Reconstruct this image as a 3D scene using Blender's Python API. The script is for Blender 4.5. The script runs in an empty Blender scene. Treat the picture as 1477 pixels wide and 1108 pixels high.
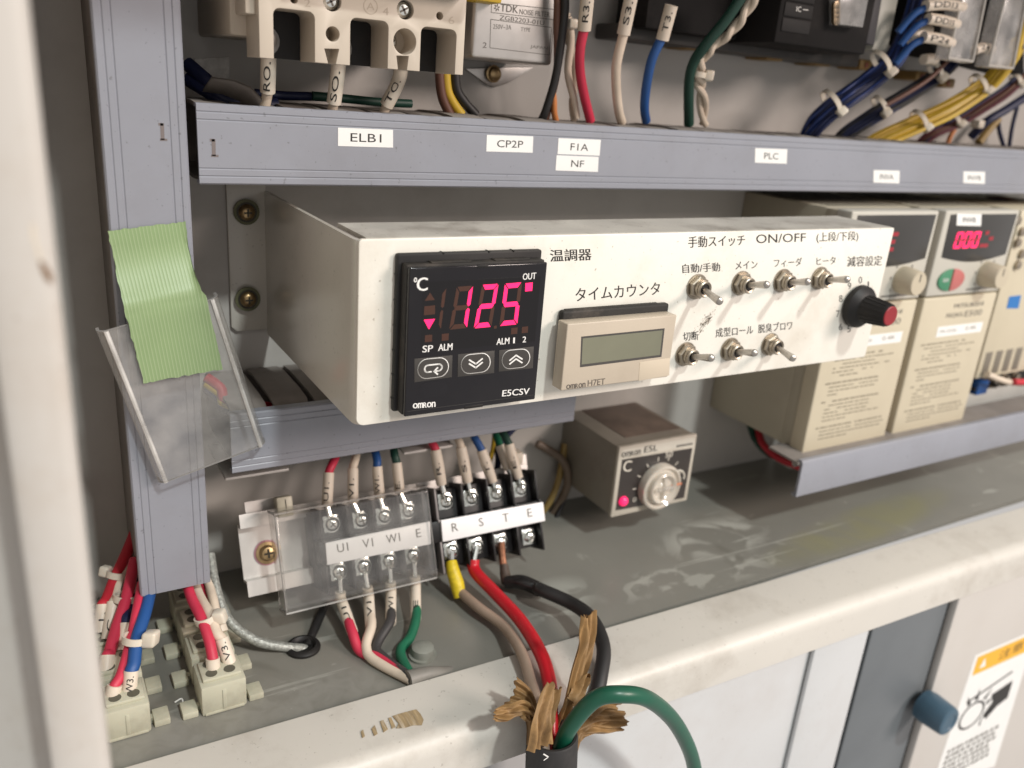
import bpy, bmesh, math, random
import numpy as np
from mathutils import Vector, Matrix

random.seed(7)
SC = bpy.context.scene
COL = SC.collection
S = 0.001                                   # the scene is laid out in millimetres

# ------------------------------------------------------------------ camera
CAM = Vector((-85.602, -231.992, 104.554))
RC = ((0.8633957, -0.4987884, 0.0758813), (-0.1057614, -0.3259895, -0.9394389), (0.4933177, 0.8030822, -0.3342105))
FPX = 1203.54
cam = bpy.data.cameras.new('camera')
cam_o = bpy.data.objects.new('camera', cam)
COL.objects.link(cam_o)
cam.sensor_width = 36.0
cam.lens = 36.0 * FPX / 1477.0
cam.clip_start = 0.01
cam.clip_end = 20.0
mw = Matrix(((RC[0][0], -RC[1][0], -RC[2][0], CAM.x * S), (RC[0][1], -RC[1][1], -RC[2][1], CAM.y * S),
             (RC[0][2], -RC[1][2], -RC[2][2], CAM.z * S), (0, 0, 0, 1)))
cam_o.matrix_world = mw
cam.dof.use_dof = True
cam.dof.focus_distance = 0.283
cam.dof.aperture_fstop = 10.5
SC.camera = cam_o

# ------------------------------------------------------------------ world, lamps, exposure
world = bpy.data.worlds.new('World')
SC.world = world
world.use_nodes = True
world.node_tree.nodes['Background'].inputs[0].default_value = (1.0, 0.96, 0.93, 1)
world.node_tree.nodes['Background'].inputs[1].default_value = 0.56


def lamp(name, pos, target, energy, size, color, size_y=None):
    l = bpy.data.lights.new(name, 'AREA')
    l.energy = energy
    l.color = color
    l.shape = 'RECTANGLE' if size_y else 'DISK'
    l.size = size
    if size_y:
        l.size_y = size_y
    o = bpy.data.objects.new(name, l)
    COL.objects.link(o)
    o.location = Vector(pos) * S
    o.rotation_euler = (Vector(target) - Vector(pos)).to_track_quat('-Z', 'Y').to_euler()
    return o


lamp('ceiling_lamp', (640, -3000, 3190), (100, 20, 0), 112.0, 0.30, (0.955, 1.0, 0.975))
lamp('room_light', (1560, -2000, 1120), (150, 20, 0), 52.0, 0.8, (1.0, 0.85, 0.77), 0.55)
SC.view_settings.view_transform = 'Standard'
SC.view_settings.look = 'None'
SC.view_settings.exposure = 0.0
SC.view_settings.gamma = 1.0
SC.view_settings.use_curve_mapping = False
SC.cycles.max_bounces = 8
SC.cycles.transparent_max_bounces = 24
SC.cycles.use_denoising = True
SC.cycles.caustics_reflective = False
SC.cycles.caustics_refractive = False


# ------------------------------------------------------------------ geometry helpers
def ray(u, v):
    a, b = (u - 738.5) / FPX, (v - 554.0) / FPX
    return Vector((RC[0][0] * a + RC[1][0] * b + RC[2][0], RC[0][1] * a + RC[1][1] * b + RC[2][1],
                   RC[0][2] * a + RC[1][2] * b + RC[2][2]))


class Plane:
    """a real plane in the scene (millimetres): origin o, normal n; p() reads a point of it off the photograph"""
    def __init__(s, o, n):
        s.o = Vector(o)
        s.n = Vector(n).normalized()

    def p(s, u, v, h=0.0):
        d = ray(u, v)
        return CAM + d * ((s.o + s.n * h - CAM).dot(s.n) / d.dot(s.n))


def PY(u, v, y):
    d = ray(u, v)
    return CAM + d * ((y - CAM.y) / d.y)


def PZ(u, v, z):
    d = ray(u, v)
    return CAM + d * ((z - CAM.z) / d.z)


def PX(u, v, x):
    d = ray(u, v)
    return CAM + d * ((x - CAM.x) / d.x)


def yplane(y):
    return Plane((0, y, 0), (0, -1, 0))


def zm(pts, ox, oy, k):
    """coordinates read in an enlarged crop -> photograph coordinates"""
    return [(ox + a / k, oy + b / k) for a, b in pts]


class MB:
    def __init__(s, M=None):
        s.v = []
        s.f = []
        s.mi = []
        s.M = M

    def add(s, verts, faces, mi=0):
        n = len(s.v)
        s.v += [(s.M @ Vector(q)) if s.M is not None else Vector(q) for q in verts]
        s.f += [tuple(i + n for i in f) for f in faces]
        s.mi += [mi] * len(faces)
        return s

    def box(s, x0, x1, y0, y1, z0, z1, b=0.0, seg=2, mi=0):
        P = [(x, y, z) for x in (x0, x1) for y in (y0, y1) for z in (z0, z1)]
        F = [(0, 1, 3, 2), (4, 6, 7, 5), (0, 4, 5, 1), (2, 3, 7, 6), (0, 2, 6, 4), (1, 5, 7, 3)]
        return s.hull(P, F, b, seg, mi)

    def hull(s, P, F, b=0.0, seg=2, mi=0):
        if b <= 0:
            return s.add(P, F, mi)
        bm = bmesh.new()
        vs = [bm.verts.new(q) for q in P]
        for f in F:
            bm.faces.new([vs[i] for i in f])
        bmesh.ops.recalc_face_normals(bm, faces=bm.faces)
        bmesh.ops.bevel(bm, geom=list(bm.edges), offset=b, segments=seg, profile=0.5, affect='EDGES')
        bm.verts.index_update()
        s.add([q.co.copy() for q in bm.verts], [[q.index for q in f.verts] for f in bm.faces], mi)
        bm.free()
        return s

    def slab(s, pts, n, t, b=0.0, seg=2, mi=0):
        """a flat outline (3D points) given thickness t along -n"""
        n = Vector(n).normalized()
        k = len(pts)
        P = [Vector(q) for q in pts] + [Vector(q) - n * t for q in pts]
        F = [tuple(range(k)), tuple(range(2 * k - 1, k - 1, -1))] + [(i, i + k, (i + 1) % k + k, (i + 1) % k) for i in range(k)]
        return s.hull(P, F, b, seg, mi)

    def poly(s, pts, mi=0):
        return s.add(pts, [tuple(range(len(pts)))], mi)

    def lathe(s, p0, ax, prof, n=24, mi=0, up=None, cap=True):
        """prof: (distance along ax, radius) pairs"""
        ax = Vector(ax).normalized()
        a = ax.orthogonal().normalized() if up is None else (Vector(up) - ax * ax.dot(Vector(up))).normalized()
        b = ax.cross(a)
        P = []
        for h, r in prof:
            for i in range(n):
                t = 2 * math.pi * i / n
                P.append(Vector(p0) + ax * h + (a * math.cos(t) + b * math.sin(t)) * r)
        F = []
        for j in range(len(prof) - 1):
            for i in range(n):
                F.append((j * n + i, j * n + (i + 1) % n, (j + 1) * n + (i + 1) % n, (j + 1) * n + i))
        if cap:
            F.append(tuple(range(n - 1, -1, -1)))
            m = (len(prof) - 1) * n
            F.append(tuple(m + i for i in range(n)))
        return s.add(P, F, mi)

    def ring(s, p0, ax, r0, r1, h, n=24, mi=0):
        """flat washer with a hole"""
        ax = Vector(ax).normalized()
        a = ax.orthogonal().normalized()
        b = ax.cross(a)
        P = []
        for hh, r in ((0, r0), (0, r1), (h, r1), (h, r0)):
            for i in range(n):
                t = 2 * math.pi * i / n
                P.append(Vector(p0) + ax * hh + (a * math.cos(t) + b * math.sin(t)) * r)
        F = []
        for j in range(4):
            for i in range(n):
                F.append((j * n + i, j * n + (i + 1) % n, ((j + 1) % 4) * n + (i + 1) % n, ((j + 1) % 4) * n + i))
        return s.add(P, F, mi)

    def tube(s, pts, r, n=12, sub=6, mi=0, flat=1.0, cap=True, kink=0.3):
        if len(pts) > 4 and sub > 1:
            pts = [Vector(q) + (Vector([random.uniform(-kink, kink) for _ in range(3)]) if 1 < i < len(pts) - 2 else Vector()) for i, q in enumerate(pts)]
        pts, rr = smooth(pts, r, sub)
        P = []
        m = len(pts)
        T = [(pts[min(i + 1, m - 1)] - pts[max(i - 1, 0)]).normalized() for i in range(m)]
        nrm = T[0].orthogonal().normalized()
        for i in range(m):
            nrm = (nrm - T[i] * nrm.dot(T[i])).normalized()
            bn = T[i].cross(nrm)
            for k in range(n):
                t = 2 * math.pi * k / n
                P.append(pts[i] + (nrm * math.cos(t) + bn * math.sin(t) * flat) * rr[i])
        F = [(i * n + k, i * n + (k + 1) % n, (i + 1) * n + (k + 1) % n, (i + 1) * n + k) for i in range(m - 1) for k in range(n)]
        if cap:
            F += [tuple(range(n - 1, -1, -1)), tuple((m - 1) * n + k for k in range(n))]
        return s.add(P, F, mi)

    def sheet(s, pts, r, closed=False, mi=0):
        """extrude open/closed section polylines: pts = list of rows"""
        k = len(pts[0])
        P = [q for row in pts for q in row]
        F = []
        for j in range(len(pts) - 1):
            for i in range(k if closed else k - 1):
                F.append((j * k + i, j * k + (i + 1) % k, (j + 1) * k + (i + 1) % k, (j + 1) * k + i))
        if closed:
            F += [tuple(range(k - 1, -1, -1)), tuple((len(pts) - 1) * k + i for i in range(k))]
        return s.add(P, F, mi)

    def build(s, name, mats, parent=None, at=None, smooth_deg=35, kind=None):
        me = bpy.data.meshes.new(name)
        o = bpy.data.objects.new(name, me)
        COL.objects.link(o)
        org = Vector((0, 0, 0))
        if parent is not None:
            o.parent = parent
            org = Vector(parent['_org'])
        elif at is not None:
            org = Vector(at)
            o.location = org * S
        elif s.v:
            lo = Vector([min(q[i] for q in s.v) for i in range(3)])
            hi = Vector([max(q[i] for q in s.v) for i in range(3)])
            org = Vector(((lo.x + hi.x) / 2, (lo.y + hi.y) / 2, lo.z))
            o.location = org * S
        o['_org'] = tuple(org)
        me.from_pydata([tuple((q - org) * S) for q in s.v], [], s.f)
        if not isinstance(mats, (list, tuple)):
            mats = [mats]
        for m in mats:
            me.materials.append(m)
        me.polygons.foreach_set('material_index', s.mi)
        me.update()
        if smooth_deg:
            bm = bmesh.new()
            bm.from_mesh(me)
            bmesh.ops.recalc_face_normals(bm, faces=bm.faces)
            bm.to_mesh(me)
            bm.free()
            me.shade_smooth()
            me.set_sharp_from_angle(angle=math.radians(smooth_deg))
        if kind:
            o['kind'] = kind
        return o


def smooth(pts, r, sub):
    pts = [Vector(q) for q in pts]
    rr = list(r) if isinstance(r, (list, tuple)) else [r] * len(pts)
    if sub <= 1 or len(pts) < 3:
        return pts, rr
    out, ro = [], []
    n = len(pts)
    for i in range(n - 1):
        p0, p1, p2, p3 = pts[max(i - 1, 0)], pts[i], pts[i + 1], pts[min(i + 2, n - 1)]
        for k in range(sub):
            t = k / sub
            out.append(0.5 * ((2 * p1) + (p2 - p0) * t + (2 * p0 - 5 * p1 + 4 * p2 - p3) * t * t + (3 * p1 - p0 - 3 * p2 + p3) * t ** 3))
            ro.append(rr[i] + (rr[i + 1] - rr[i]) * t)
    out.append(pts[-1])
    ro.append(rr[-1])
    return out, ro


def thing(name, label, cat, loc, group=None):
    o = bpy.data.objects.new(name, None)
    COL.objects.link(o)
    o.empty_display_size = 0.005
    o.location = Vector(loc) * S
    o['_org'] = tuple(Vector(loc))
    return tag(o, label, cat, group)


def tag(o, label, cat, group=None):
    o['label'] = label
    o['category'] = cat
    if group:
        o['group'] = group
    return o


# ------------------------------------------------------------------ lettering
_TC = {}


def glyphs(s, curved=False):
    key_ = (s, curved)
    if key_ not in _TC:
        cu = bpy.data.curves.new('lettering', 'FONT')
        cu.body = s
        cu.size = 1.0
        cu.resolution_u = 3
        ob = bpy.data.objects.new('lettering', cu)
        COL.objects.link(ob)
        dg = bpy.context.evaluated_depsgraph_get()
        ev = ob.evaluated_get(dg)
        me = ev.to_mesh()
        bm = bmesh.new()
        bm.from_mesh(me)
        ev.to_mesh_clear()
        ys = [q.co.y for q in bm.verts]
        if curved:                                        # slice the glyphs so that they can bend round a sleeve
            for k in range(1, 8):
                y = min(ys) + (max(ys) - min(ys)) * k / 8
                bmesh.ops.bisect_plane(bm, geom=bm.verts[:] + bm.edges[:] + bm.faces[:], plane_co=(0, y, 0), plane_no=(0, 1, 0))
        bm.verts.index_update()
        V = [(q.co.x, q.co.y) for q in bm.verts]
        F = [tuple(q.index for q in f.verts) for f in bm.faces]
        bm.free()
        bpy.data.objects.remove(ob)
        bpy.data.curves.remove(cu)
        xs = [a for a, b in V]
        ys = [b for a, b in V]
        x0, x1, y0, y1 = min(xs), max(xs), min(ys), max(ys)
        V = [((a - x0) / max(x1 - x0, 1e-6), (b - y0) / max(y1 - y0, 1e-6)) for a, b in V]
        _TC[key_] = (V, F, (x1 - x0) / max(y1 - y0, 1e-6))
    return _TC[key_]


def write(mb, s, bl, br, tl, mi=0, bold=0.0):
    """lettering on the parallelogram bottom-left, bottom-right, top-left (3D points)"""
    V, F, _ = glyphs(s)
    bl, br, tl = Vector(bl), Vector(br), Vector(tl)
    offs = [(0, 0)] if not bold else [(-bold, 0), (bold, 0)]
    n = (br - bl).cross(tl - bl).normalized()
    for k, (ox, oy) in enumerate(offs):
        d = (br - bl).normalized() * ox + n * (0.012 * k)
        mb.add([bl + (br - bl) * a + (tl - bl) * b + d for a, b in V], F, mi)


def write_px(mb, s, pl, bl, br, tl, h=0.05, mi=0, bold=0.0):
    write(mb, s, pl.p(*bl, h), pl.p(*br, h), pl.p(*tl, h), mi, bold)


def write_tube(mb, s, pts, r, t0, t1, facing=None, hgt=2.0, mi=0, roll=0.0, side=0.12):
    """lettering running along a sleeve (a smooth path through pts), wrapped on its skin"""
    V, F, asp = glyphs(s, True)
    path, _ = smooth(pts, 1.0, 12)
    if len(path) < 3:
        path = [path[0].lerp(path[-1], i / 12) for i in range(13)]
    acc = [0.0]
    for i in range(1, len(path)):
        acc.append(acc[-1] + (path[i] - path[i - 1]).length)
    L = acc[-1]
    sg = 1 if t1 > t0 else -1
    mid = path[len(path) // 2]
    f0 = Vector((CAM.x - mid.x, CAM.y - mid.y, CAM.z - mid.z)).normalized()
    P = []
    for x, y in V:
        d = min(max((t0 + (t1 - t0) * x) * L, 0), L - 1e-6)
        i = max(k for k in range(len(acc)) if acc[k] <= d)
        i = min(i, len(path) - 2)
        k = (d - acc[i]) / max(acc[i + 1] - acc[i], 1e-9)
        c = path[i].lerp(path[i + 1], k)
        ax = (path[i + 1] - path[i]).normalized()
        f = (f0 - ax * f0.dot(ax)).normalized()
        g = f.cross(ax * sg)
        ang = (y - 0.5) * hgt / r + roll
        P.append(c + (f * math.cos(ang) + g * math.sin(ang)) * (r + side))
    mb.add(P, F, mi)


# ------------------------------------------------------------------ materials
_M = {}


def mat(name, col, rough=0.5, metal=0.0, var=0.0, vscale=60.0, dirt=0.0, dirtcol=(0.10, 0.075, 0.05), dscale=25.0, speck=0.0,
        bump=0.0, bscale=400.0, coat=0.0, emit=None, estr=0.0, spec=0.5, sss=0.0, rvar=0.0, stretch=None):
    """procedural paint / plastic / metal with noise variation, smudges, specks and fine bump"""
    if name in _M:
        return _M[name]
    m = bpy.data.materials.new(name)
    m.use_nodes = True
    nt = m.node_tree
    N, L = nt.nodes, nt.links
    b = N['Principled BSDF']
    b.inputs['Roughness'].default_value = rough
    b.inputs['Metallic'].default_value = metal
    b.inputs['Specular IOR Level'].default_value = spec
    b.inputs['Coat Weight'].default_value = coat
    b.inputs['Coat Roughness'].default_value = 0.12
    b.inputs['Base Color'].default_value = (*col, 1)
    if sss:
        b.inputs['Subsurface Weight'].default_value = sss
        b.inputs['Subsurface Radius'].default_value = (0.003, 0.002, 0.0015)
    if emit:
        b.inputs['Emission Color'].default_value = (*emit, 1)
        b.inputs['Emission Strength'].default_value = estr
    tc = N.new('ShaderNodeTexCoord')
    vec = tc.outputs['Object']
    if stretch:
        mp = N.new('ShaderNodeMapping')
        mp.inputs['Scale'].default_value = stretch
        L.new(vec, mp.inputs['Vector'])
        vec = mp.outputs['Vector']

    def noise(sc, det=4.0, rg=0.55):
        n = N.new('ShaderNodeTexNoise')
        n.inputs['Scale'].default_value = sc
        n.inputs['Detail'].default_value = det
        n.inputs['Roughness'].default_value = rg
        L.new(vec, n.inputs['Vector'])
        return n.outputs['Fac']

    def ramp(src, a, c):
        r = N.new('ShaderNodeMapRange')
        r.inputs['From Min'].default_value = a
        r.inputs['From Max'].default_value = c
        r.clamp = True
        L.new(src, r.inputs['Value'])
        return r.outputs['Result']

    def mix(fac, A, B):
        x = N.new('ShaderNodeMix')
        x.data_type = 'RGBA'
        L.new(fac, x.inputs[0])
        if isinstance(A, tuple):
            x.inputs[6].default_value = (*A, 1)
        else:
            L.new(A, x.inputs[6])
        x.inputs[7].default_value = (*B, 1)
        return x.outputs[2]

    def scale(src, k):
        q = N.new('ShaderNodeMath')
        q.operation = 'MULTIPLY'
        L.new(src, q.inputs[0])
        q.inputs[1].default_value = k
        return q.outputs[0]

    cur = None
    if var:
        cur = mix(ramp(noise(vscale), 0.3, 0.7), tuple(c * (1 + var * 0.5) for c in col), tuple(c * (1 - var) for c in col))
    if dirt:
        cur = mix(scale(ramp(noise(dscale, 8, 0.68), 0.50, 0.74), dirt), cur if cur else col, dirtcol)
    if speck:
        cur = mix(scale(ramp(noise(650.0, 2, 0.5), 0.69, 0.73), speck), cur if cur else col, tuple(c * 0.6 for c in dirtcol))
    if cur:
        L.new(cur, b.inputs['Base Color'])
    if rvar:
        q = N.new('ShaderNodeMapRange')
        q.inputs['To Min'].default_value = max(rough - rvar, 0.02)
        q.inputs['To Max'].default_value = min(rough + rvar, 1)
        L.new(noise(dscale * 1.7, 6, 0.6), q.inputs['Value'])
        L.new(q.outputs['Result'], b.inputs['Roughness'])
    if bump:
        bp = N.new('ShaderNodeBump')
        bp.inputs['Strength'].default_value = bump
        bp.inputs['Distance'].default_value = 0.0003
        L.new(noise(bscale, 3), bp.inputs['Height'])
        L.new(bp.outputs['Normal'], b.inputs['Normal'])
    _M[name] = m
    return m


def clear_plastic(name, tint, rough=0.06, haze=0.04):
    """thin transparent plastic: mostly see-through, glossy at glancing angles, a little milky"""
    m = bpy.data.materials.new(name)
    m.use_nodes = True
    nt = m.node_tree
    N, L = nt.nodes, nt.links
    N.remove(N['Principled BSDF'])
    out = N['Material Output']
    tr = N.new('ShaderNodeBsdfTransparent')
    tr.inputs[0].default_value = (*tint, 1)
    gl = N.new('ShaderNodeBsdfGlossy')
    gl.inputs['Roughness'].default_value = rough
    gl.inputs['Color'].default_value = (1, 1, 1, 1)
    df = N.new('ShaderNodeBsdfDiffuse')
    df.inputs[0].default_value = (0.75, 0.73, 0.70, 1)
    lw = N.new('ShaderNodeLayerWeight')
    lw.inputs['Blend'].default_value = 0.5
    pw = N.new('ShaderNodeMath')
    pw.operation = 'POWER'
    pw.inputs[1].default_value = 2.4
    L.new(lw.outputs['Facing'], pw.inputs[0])
    fr = N.new('ShaderNodeMapRange')
    fr.inputs['To Min'].default_value = 0.05
    fr.inputs['To Max'].default_value = 0.75
    L.new(pw.outputs[0], fr.inputs['Value'])
    tc = N.new('ShaderNodeTexCoord')
    nz = N.new('ShaderNodeTexNoise')
    nz.inputs['Scale'].default_value = 90
    nz.inputs['Detail'].default_value = 7
    L.new(tc.outputs['Object'], nz.inputs['Vector'])
    mr = N.new('ShaderNodeMapRange')
    mr.inputs['From Min'].default_value = 0.35
    mr.inputs['From Max'].default_value = 0.8
    mr.inputs['To Min'].default_value = haze * 0.5
    mr.inputs['To Max'].default_value = haze * 2.6
    L.new(nz.outputs['Fac'], mr.inputs['Value'])
    m1 = N.new('ShaderNodeMixShader')
    L.new(mr.outputs['Result'], m1.inputs[0])
    L.new(tr.outputs[0], m1.inputs[1])
    L.new(df.outputs[0], m1.inputs[2])
    m2 = N.new('ShaderNodeMixShader')
    L.new(fr.outputs[0], m2.inputs[0])
    L.new(m1.outputs[0], m2.inputs[1])
    L.new(gl.outputs[0], m2.inputs[2])
    L.new(m2.outputs[0], out.inputs['Surface'])
    return m


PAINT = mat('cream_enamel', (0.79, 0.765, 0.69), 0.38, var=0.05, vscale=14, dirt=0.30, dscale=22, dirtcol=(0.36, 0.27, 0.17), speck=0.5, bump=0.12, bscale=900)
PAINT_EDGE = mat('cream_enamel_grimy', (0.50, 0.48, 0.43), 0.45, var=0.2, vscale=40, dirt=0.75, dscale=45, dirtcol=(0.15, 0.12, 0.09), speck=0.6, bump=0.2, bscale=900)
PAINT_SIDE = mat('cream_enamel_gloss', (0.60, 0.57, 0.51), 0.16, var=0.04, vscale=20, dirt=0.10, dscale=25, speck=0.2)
CABINET = mat('cabinet_enamel', (0.585, 0.56, 0.51), 0.43, var=0.07, vscale=9, dirt=0.55, dscale=20, dirtcol=(0.30, 0.26, 0.21), speck=0.35, bump=0.12, bscale=500, rvar=0.1)
POST = mat('door_edge_enamel', (0.54, 0.51, 0.47), 0.35, var=0.06, vscale=12, dirt=0.45, dscale=26, dirtcol=(0.40, 0.32, 0.24), speck=0.3)
PLATE = mat('grey_plate_enamel', (0.50, 0.48, 0.45), 0.42, var=0.08, vscale=12, dirt=0.35, dscale=12, dirtcol=(0.25, 0.22, 0.19), bump=0.1, bscale=500)
PVC = mat('grey_pvc', (0.262, 0.272, 0.31), 0.42, var=0.06, vscale=18, rvar=0.1, dirt=0.28, dscale=30, dirtcol=(0.185, 0.18, 0.185), speck=0.5)
PVC_DUSTY = mat('grey_pvc_dusty', (0.235, 0.21, 0.19), 0.8, var=0.2, vscale=40, dirt=0.45, dscale=60, dirtcol=(0.13, 0.105, 0.085), bump=0.2)
BLACK = mat('black_plastic', (0.014, 0.013, 0.013), 0.5, spec=0.3, var=0.3, vscale=50, dirt=0.2, dscale=50, dirtcol=(0.07, 0.06, 0.05))
BLACK_DUSTY = mat('black_plastic_dusty', (0.028, 0.026, 0.024), 0.65, spec=0.3, var=0.3, vscale=60, dirt=0.75, dscale=60, dirtcol=(0.12, 0.10, 0.085))
BLACK_GLOSS = mat('black_gloss', (0.008, 0.007, 0.009), 0.12, dirt=0.10, dscale=30, dirtcol=(0.05, 0.045, 0.04), rvar=0.06)
INK = mat('black_print', (0.022, 0.02, 0.018), 0.55)
INK_SOFT = mat('grey_print', (0.13, 0.12, 0.105), 0.6)
WHITE_INK = mat('white_print', (0.78, 0.77, 0.74), 0.55)
STEEL = mat('nickel_steel', (0.46, 0.43, 0.39), 0.36, metal=1.0, var=0.2, vscale=300, dirt=0.3, dscale=80, dirtcol=(0.2, 0.16, 0.11))
NUT = mat('aged_nickel', (0.42, 0.37, 0.30), 0.40, metal=1.0, var=0.25, vscale=300, dirt=0.5, dscale=90, dirtcol=(0.16, 0.12, 0.08))
ZINC = mat('zinc_screw', (0.82, 0.84, 0.80), 0.20, metal=1.0, var=0.15, vscale=300)
BRASS = mat('yellow_zinc_screw', (0.42, 0.30, 0.16), 0.35, metal=1.0, var=0.3, vscale=200)
COPPER = mat('bare_copper', (0.60, 0.26, 0.12), 0.35, metal=1.0, var=0.3, vscale=300)
SLEEVE = mat('marker_sleeve_plastic', (0.68, 0.60, 0.50), 0.45, var=0.06, vscale=120, dirt=0.2, dscale=120, dirtcol=(0.42, 0.33, 0.25), sss=0.1)
NYLON = mat('nylon_connector', (0.50, 0.49, 0.385), 0.42, var=0.1, vscale=60, dirt=0.5, dscale=60, dirtcol=(0.30, 0.27, 0.20), sss=0.15)
TIE = mat('nylon_tie', (0.68, 0.62, 0.52), 0.35, var=0.1, vscale=100, sss=0.2)
STICKER = mat('white_label_tape', (0.78, 0.78, 0.76), 0.45, var=0.03, vscale=80)
CLEAR = clear_plastic('clear_cover_plastic', (0.95, 0.945, 0.935), 0.09, 0.04)
CLEAR2 = clear_plastic('clear_vinyl', (0.93, 0.925, 0.915), 0.12, 0.09)
CLEAR3 = clear_plastic('scuffed_clear_plastic', (0.86, 0.85, 0.84), 0.2, 0.22)


def wire_mat(name, col, rough=0.5):
    return mat(name, col, rough, var=0.08, vscale=150, dirt=0.2, dscale=130, dirtcol=tuple(c * 0.45 + 0.02 for c in col))


W_RED = wire_mat('red_pvc', (0.50, 0.018, 0.035))
W_PINK = wire_mat('crimson_pvc', (0.55, 0.03, 0.07))
W_WHITE = wire_mat('ivory_pvc', (0.66, 0.56, 0.45))
W_BLUE = wire_mat('blue_pvc', (0.012, 0.075, 0.26))
W_NAVY = wire_mat('navy_pvc', (0.006, 0.012, 0.055))
W_GREEN = wire_mat('green_pvc', (0.008, 0.13, 0.065))
W_DKGREEN = wire_mat('dark_green_pvc', (0.006, 0.045, 0.03))
W_YEL = wire_mat('yellow_pvc', (0.62, 0.42, 0.035))
W_BLACK = wire_mat('black_pvc', (0.016, 0.015, 0.015))
W_BROWN = wire_mat('brown_pvc', (0.13, 0.055, 0.035))
W_ORANGE = wire_mat('orange_pvc', (0.55, 0.20, 0.06))
W_TAN = wire_mat('tan_pvc', (0.34, 0.25, 0.19))
# ================================================================== the setting
YB, YD, ZF, XW = 106.0, 54.0, -110.0, -80.0      # back plate, front of ducts, cabinet floor, left wall


def floor_mat():
    m = mat('green_grey_floor_paint', (0.215, 0.211, 0.187), 0.34, var=0.12, vscale=14, dirt=0.5, dscale=11, dirtcol=(0.21, 0.195, 0.165), bump=0.15, bscale=600, rvar=0.14)
    nt = m.node_tree
    N, L = nt.nodes, nt.links
    b = N['Principled BSDF']
    src = b.inputs['Base Color'].links[0].from_socket
    tc = N.new('ShaderNodeTexCoord')

    def layer(src, sc, det, dist, lo, hi, col, k, stretch=(1, 1, 1), rot=0):
        mp = N.new('ShaderNodeMapping')
        mp.inputs['Scale'].default_value = stretch
        mp.inputs['Rotation'].default_value = (0, 0, rot)
        L.new(tc.outputs['Object'], mp.inputs['Vector'])
        n = N.new('ShaderNodeTexNoise')
        n.inputs['Scale'].default_value = sc
        n.inputs['Detail'].default_value = det
        n.inputs['Distortion'].default_value = dist
        L.new(mp.outputs[0], n.inputs['Vector'])
        r = N.new('ShaderNodeMapRange')
        r.inputs['From Min'].default_value = lo
        r.inputs['From Max'].default_value = hi
        r.inputs['To Max'].default_value = k
        L.new(n.outputs['Fac'], r.inputs['Value'])
        x = N.new('ShaderNodeMix')
        x.data_type = 'RGBA'
        L.new(r.outputs[0], x.inputs[0])
        L.new(src, x.inputs[6])
        x.inputs[7].default_value = (*col, 1)
        return x.outputs[2]
    src = layer(src, 22, 5, 2.0, 0.66, 0.70, (0.36, 0.36, 0.32), 0.45, (1, 1.6, 1), 0.5)     # dried white wipe marks
    src = layer(src, 38, 6, 1.0, 0.66, 0.69, (0.40, 0.40, 0.36), 0.6, (0.25, 3.0, 1), -0.25)     # drag scratches
    src = layer(src, 16, 3, 1.2, 0.62, 0.72, (0.07, 0.065, 0.05), 0.35)                        # oily patches
    src = layer(src, 300, 2, 0, 0.74, 0.77, (0.42, 0.40, 0.36), 0.7)                           # paint chips

    def blot(src, c, sz, rot, col, k, sc=40, lo=.35, hi=.62):
        mp = N.new('ShaderNodeMapping')
        mp.vector_type = 'TEXTURE'
        mp.inputs['Location'].default_value = (c[0] * S, c[1] * S, c[2] * S)
        mp.inputs['Rotation'].default_value = (0, 0, rot)
        mp.inputs['Scale'].default_value = (sz[0] * S, sz[1] * S, 0.05)
        L.new(tc.outputs['Object'], mp.inputs['Vector'])
        g = N.new('ShaderNodeTexGradient')
        g.gradient_type = 'SPHERICAL'
        L.new(mp.outputs[0], g.inputs['Vector'])
        n = N.new('ShaderNodeTexNoise')
        n.inputs['Scale'].default_value = sc
        n.inputs['Detail'].default_value = 7
        n.inputs['Distortion'].default_value = 1.2
        L.new(tc.outputs['Object'], n.inputs['Vector'])
        r = N.new('ShaderNodeMapRange')
        r.inputs['From Min'].default_value = lo
        r.inputs['From Max'].default_value = hi
        L.new(n.outputs['Fac'], r.inputs['Value'])
        r2 = N.new('ShaderNodeMapRange')
        r2.inputs['From Max'].default_value = .45
        r2.inputs['To Max'].default_value = k
        L.new(g.outputs['Fac'], r2.inputs['Value'])
        q = N.new('ShaderNodeMath')
        q.operation = 'MULTIPLY'
        L.new(r.outputs[0], q.inputs[0])
        L.new(r2.outputs[0], q.inputs[1])
        x = N.new('ShaderNodeMix')
        x.data_type = 'RGBA'
        L.new(q.outputs[0], x.inputs[0])
        L.new(src, x.inputs[6])
        x.inputs[7].default_value = (*col, 1)
        return x.outputs[2]
    c = PZ(1250, 755, ZF)
    src = blot(src, c, (95, 17), 0.10, (0.25, 0.24, 0.12), .6, 30, .2, .6)
    c = PZ(1035, 775, ZF)
    src = blot(src, c, (42, 20), 0.0, (0.42, 0.42, 0.38), .75, 48, .46, .56)
    c = PZ(800, 865, ZF)
    src = blot(src, c, (26, 16), 0.3, (0.40, 0.41, 0.37), .6, 60, .47, .55)
    c = PZ(1000, 830, ZF)
    src = blot(src, c, (60, 14), -0.05, (0.40, 0.40, 0.36), .6, 55, .5, .57)
    c = PZ(240, 1075, ZF)
    src = blot(src, c, (120, 22), 0.0, (0.25, 0.245, 0.22), .8, 120, .3, .6)
    L.new(src, b.inputs['Base Color'])
    return m


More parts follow.
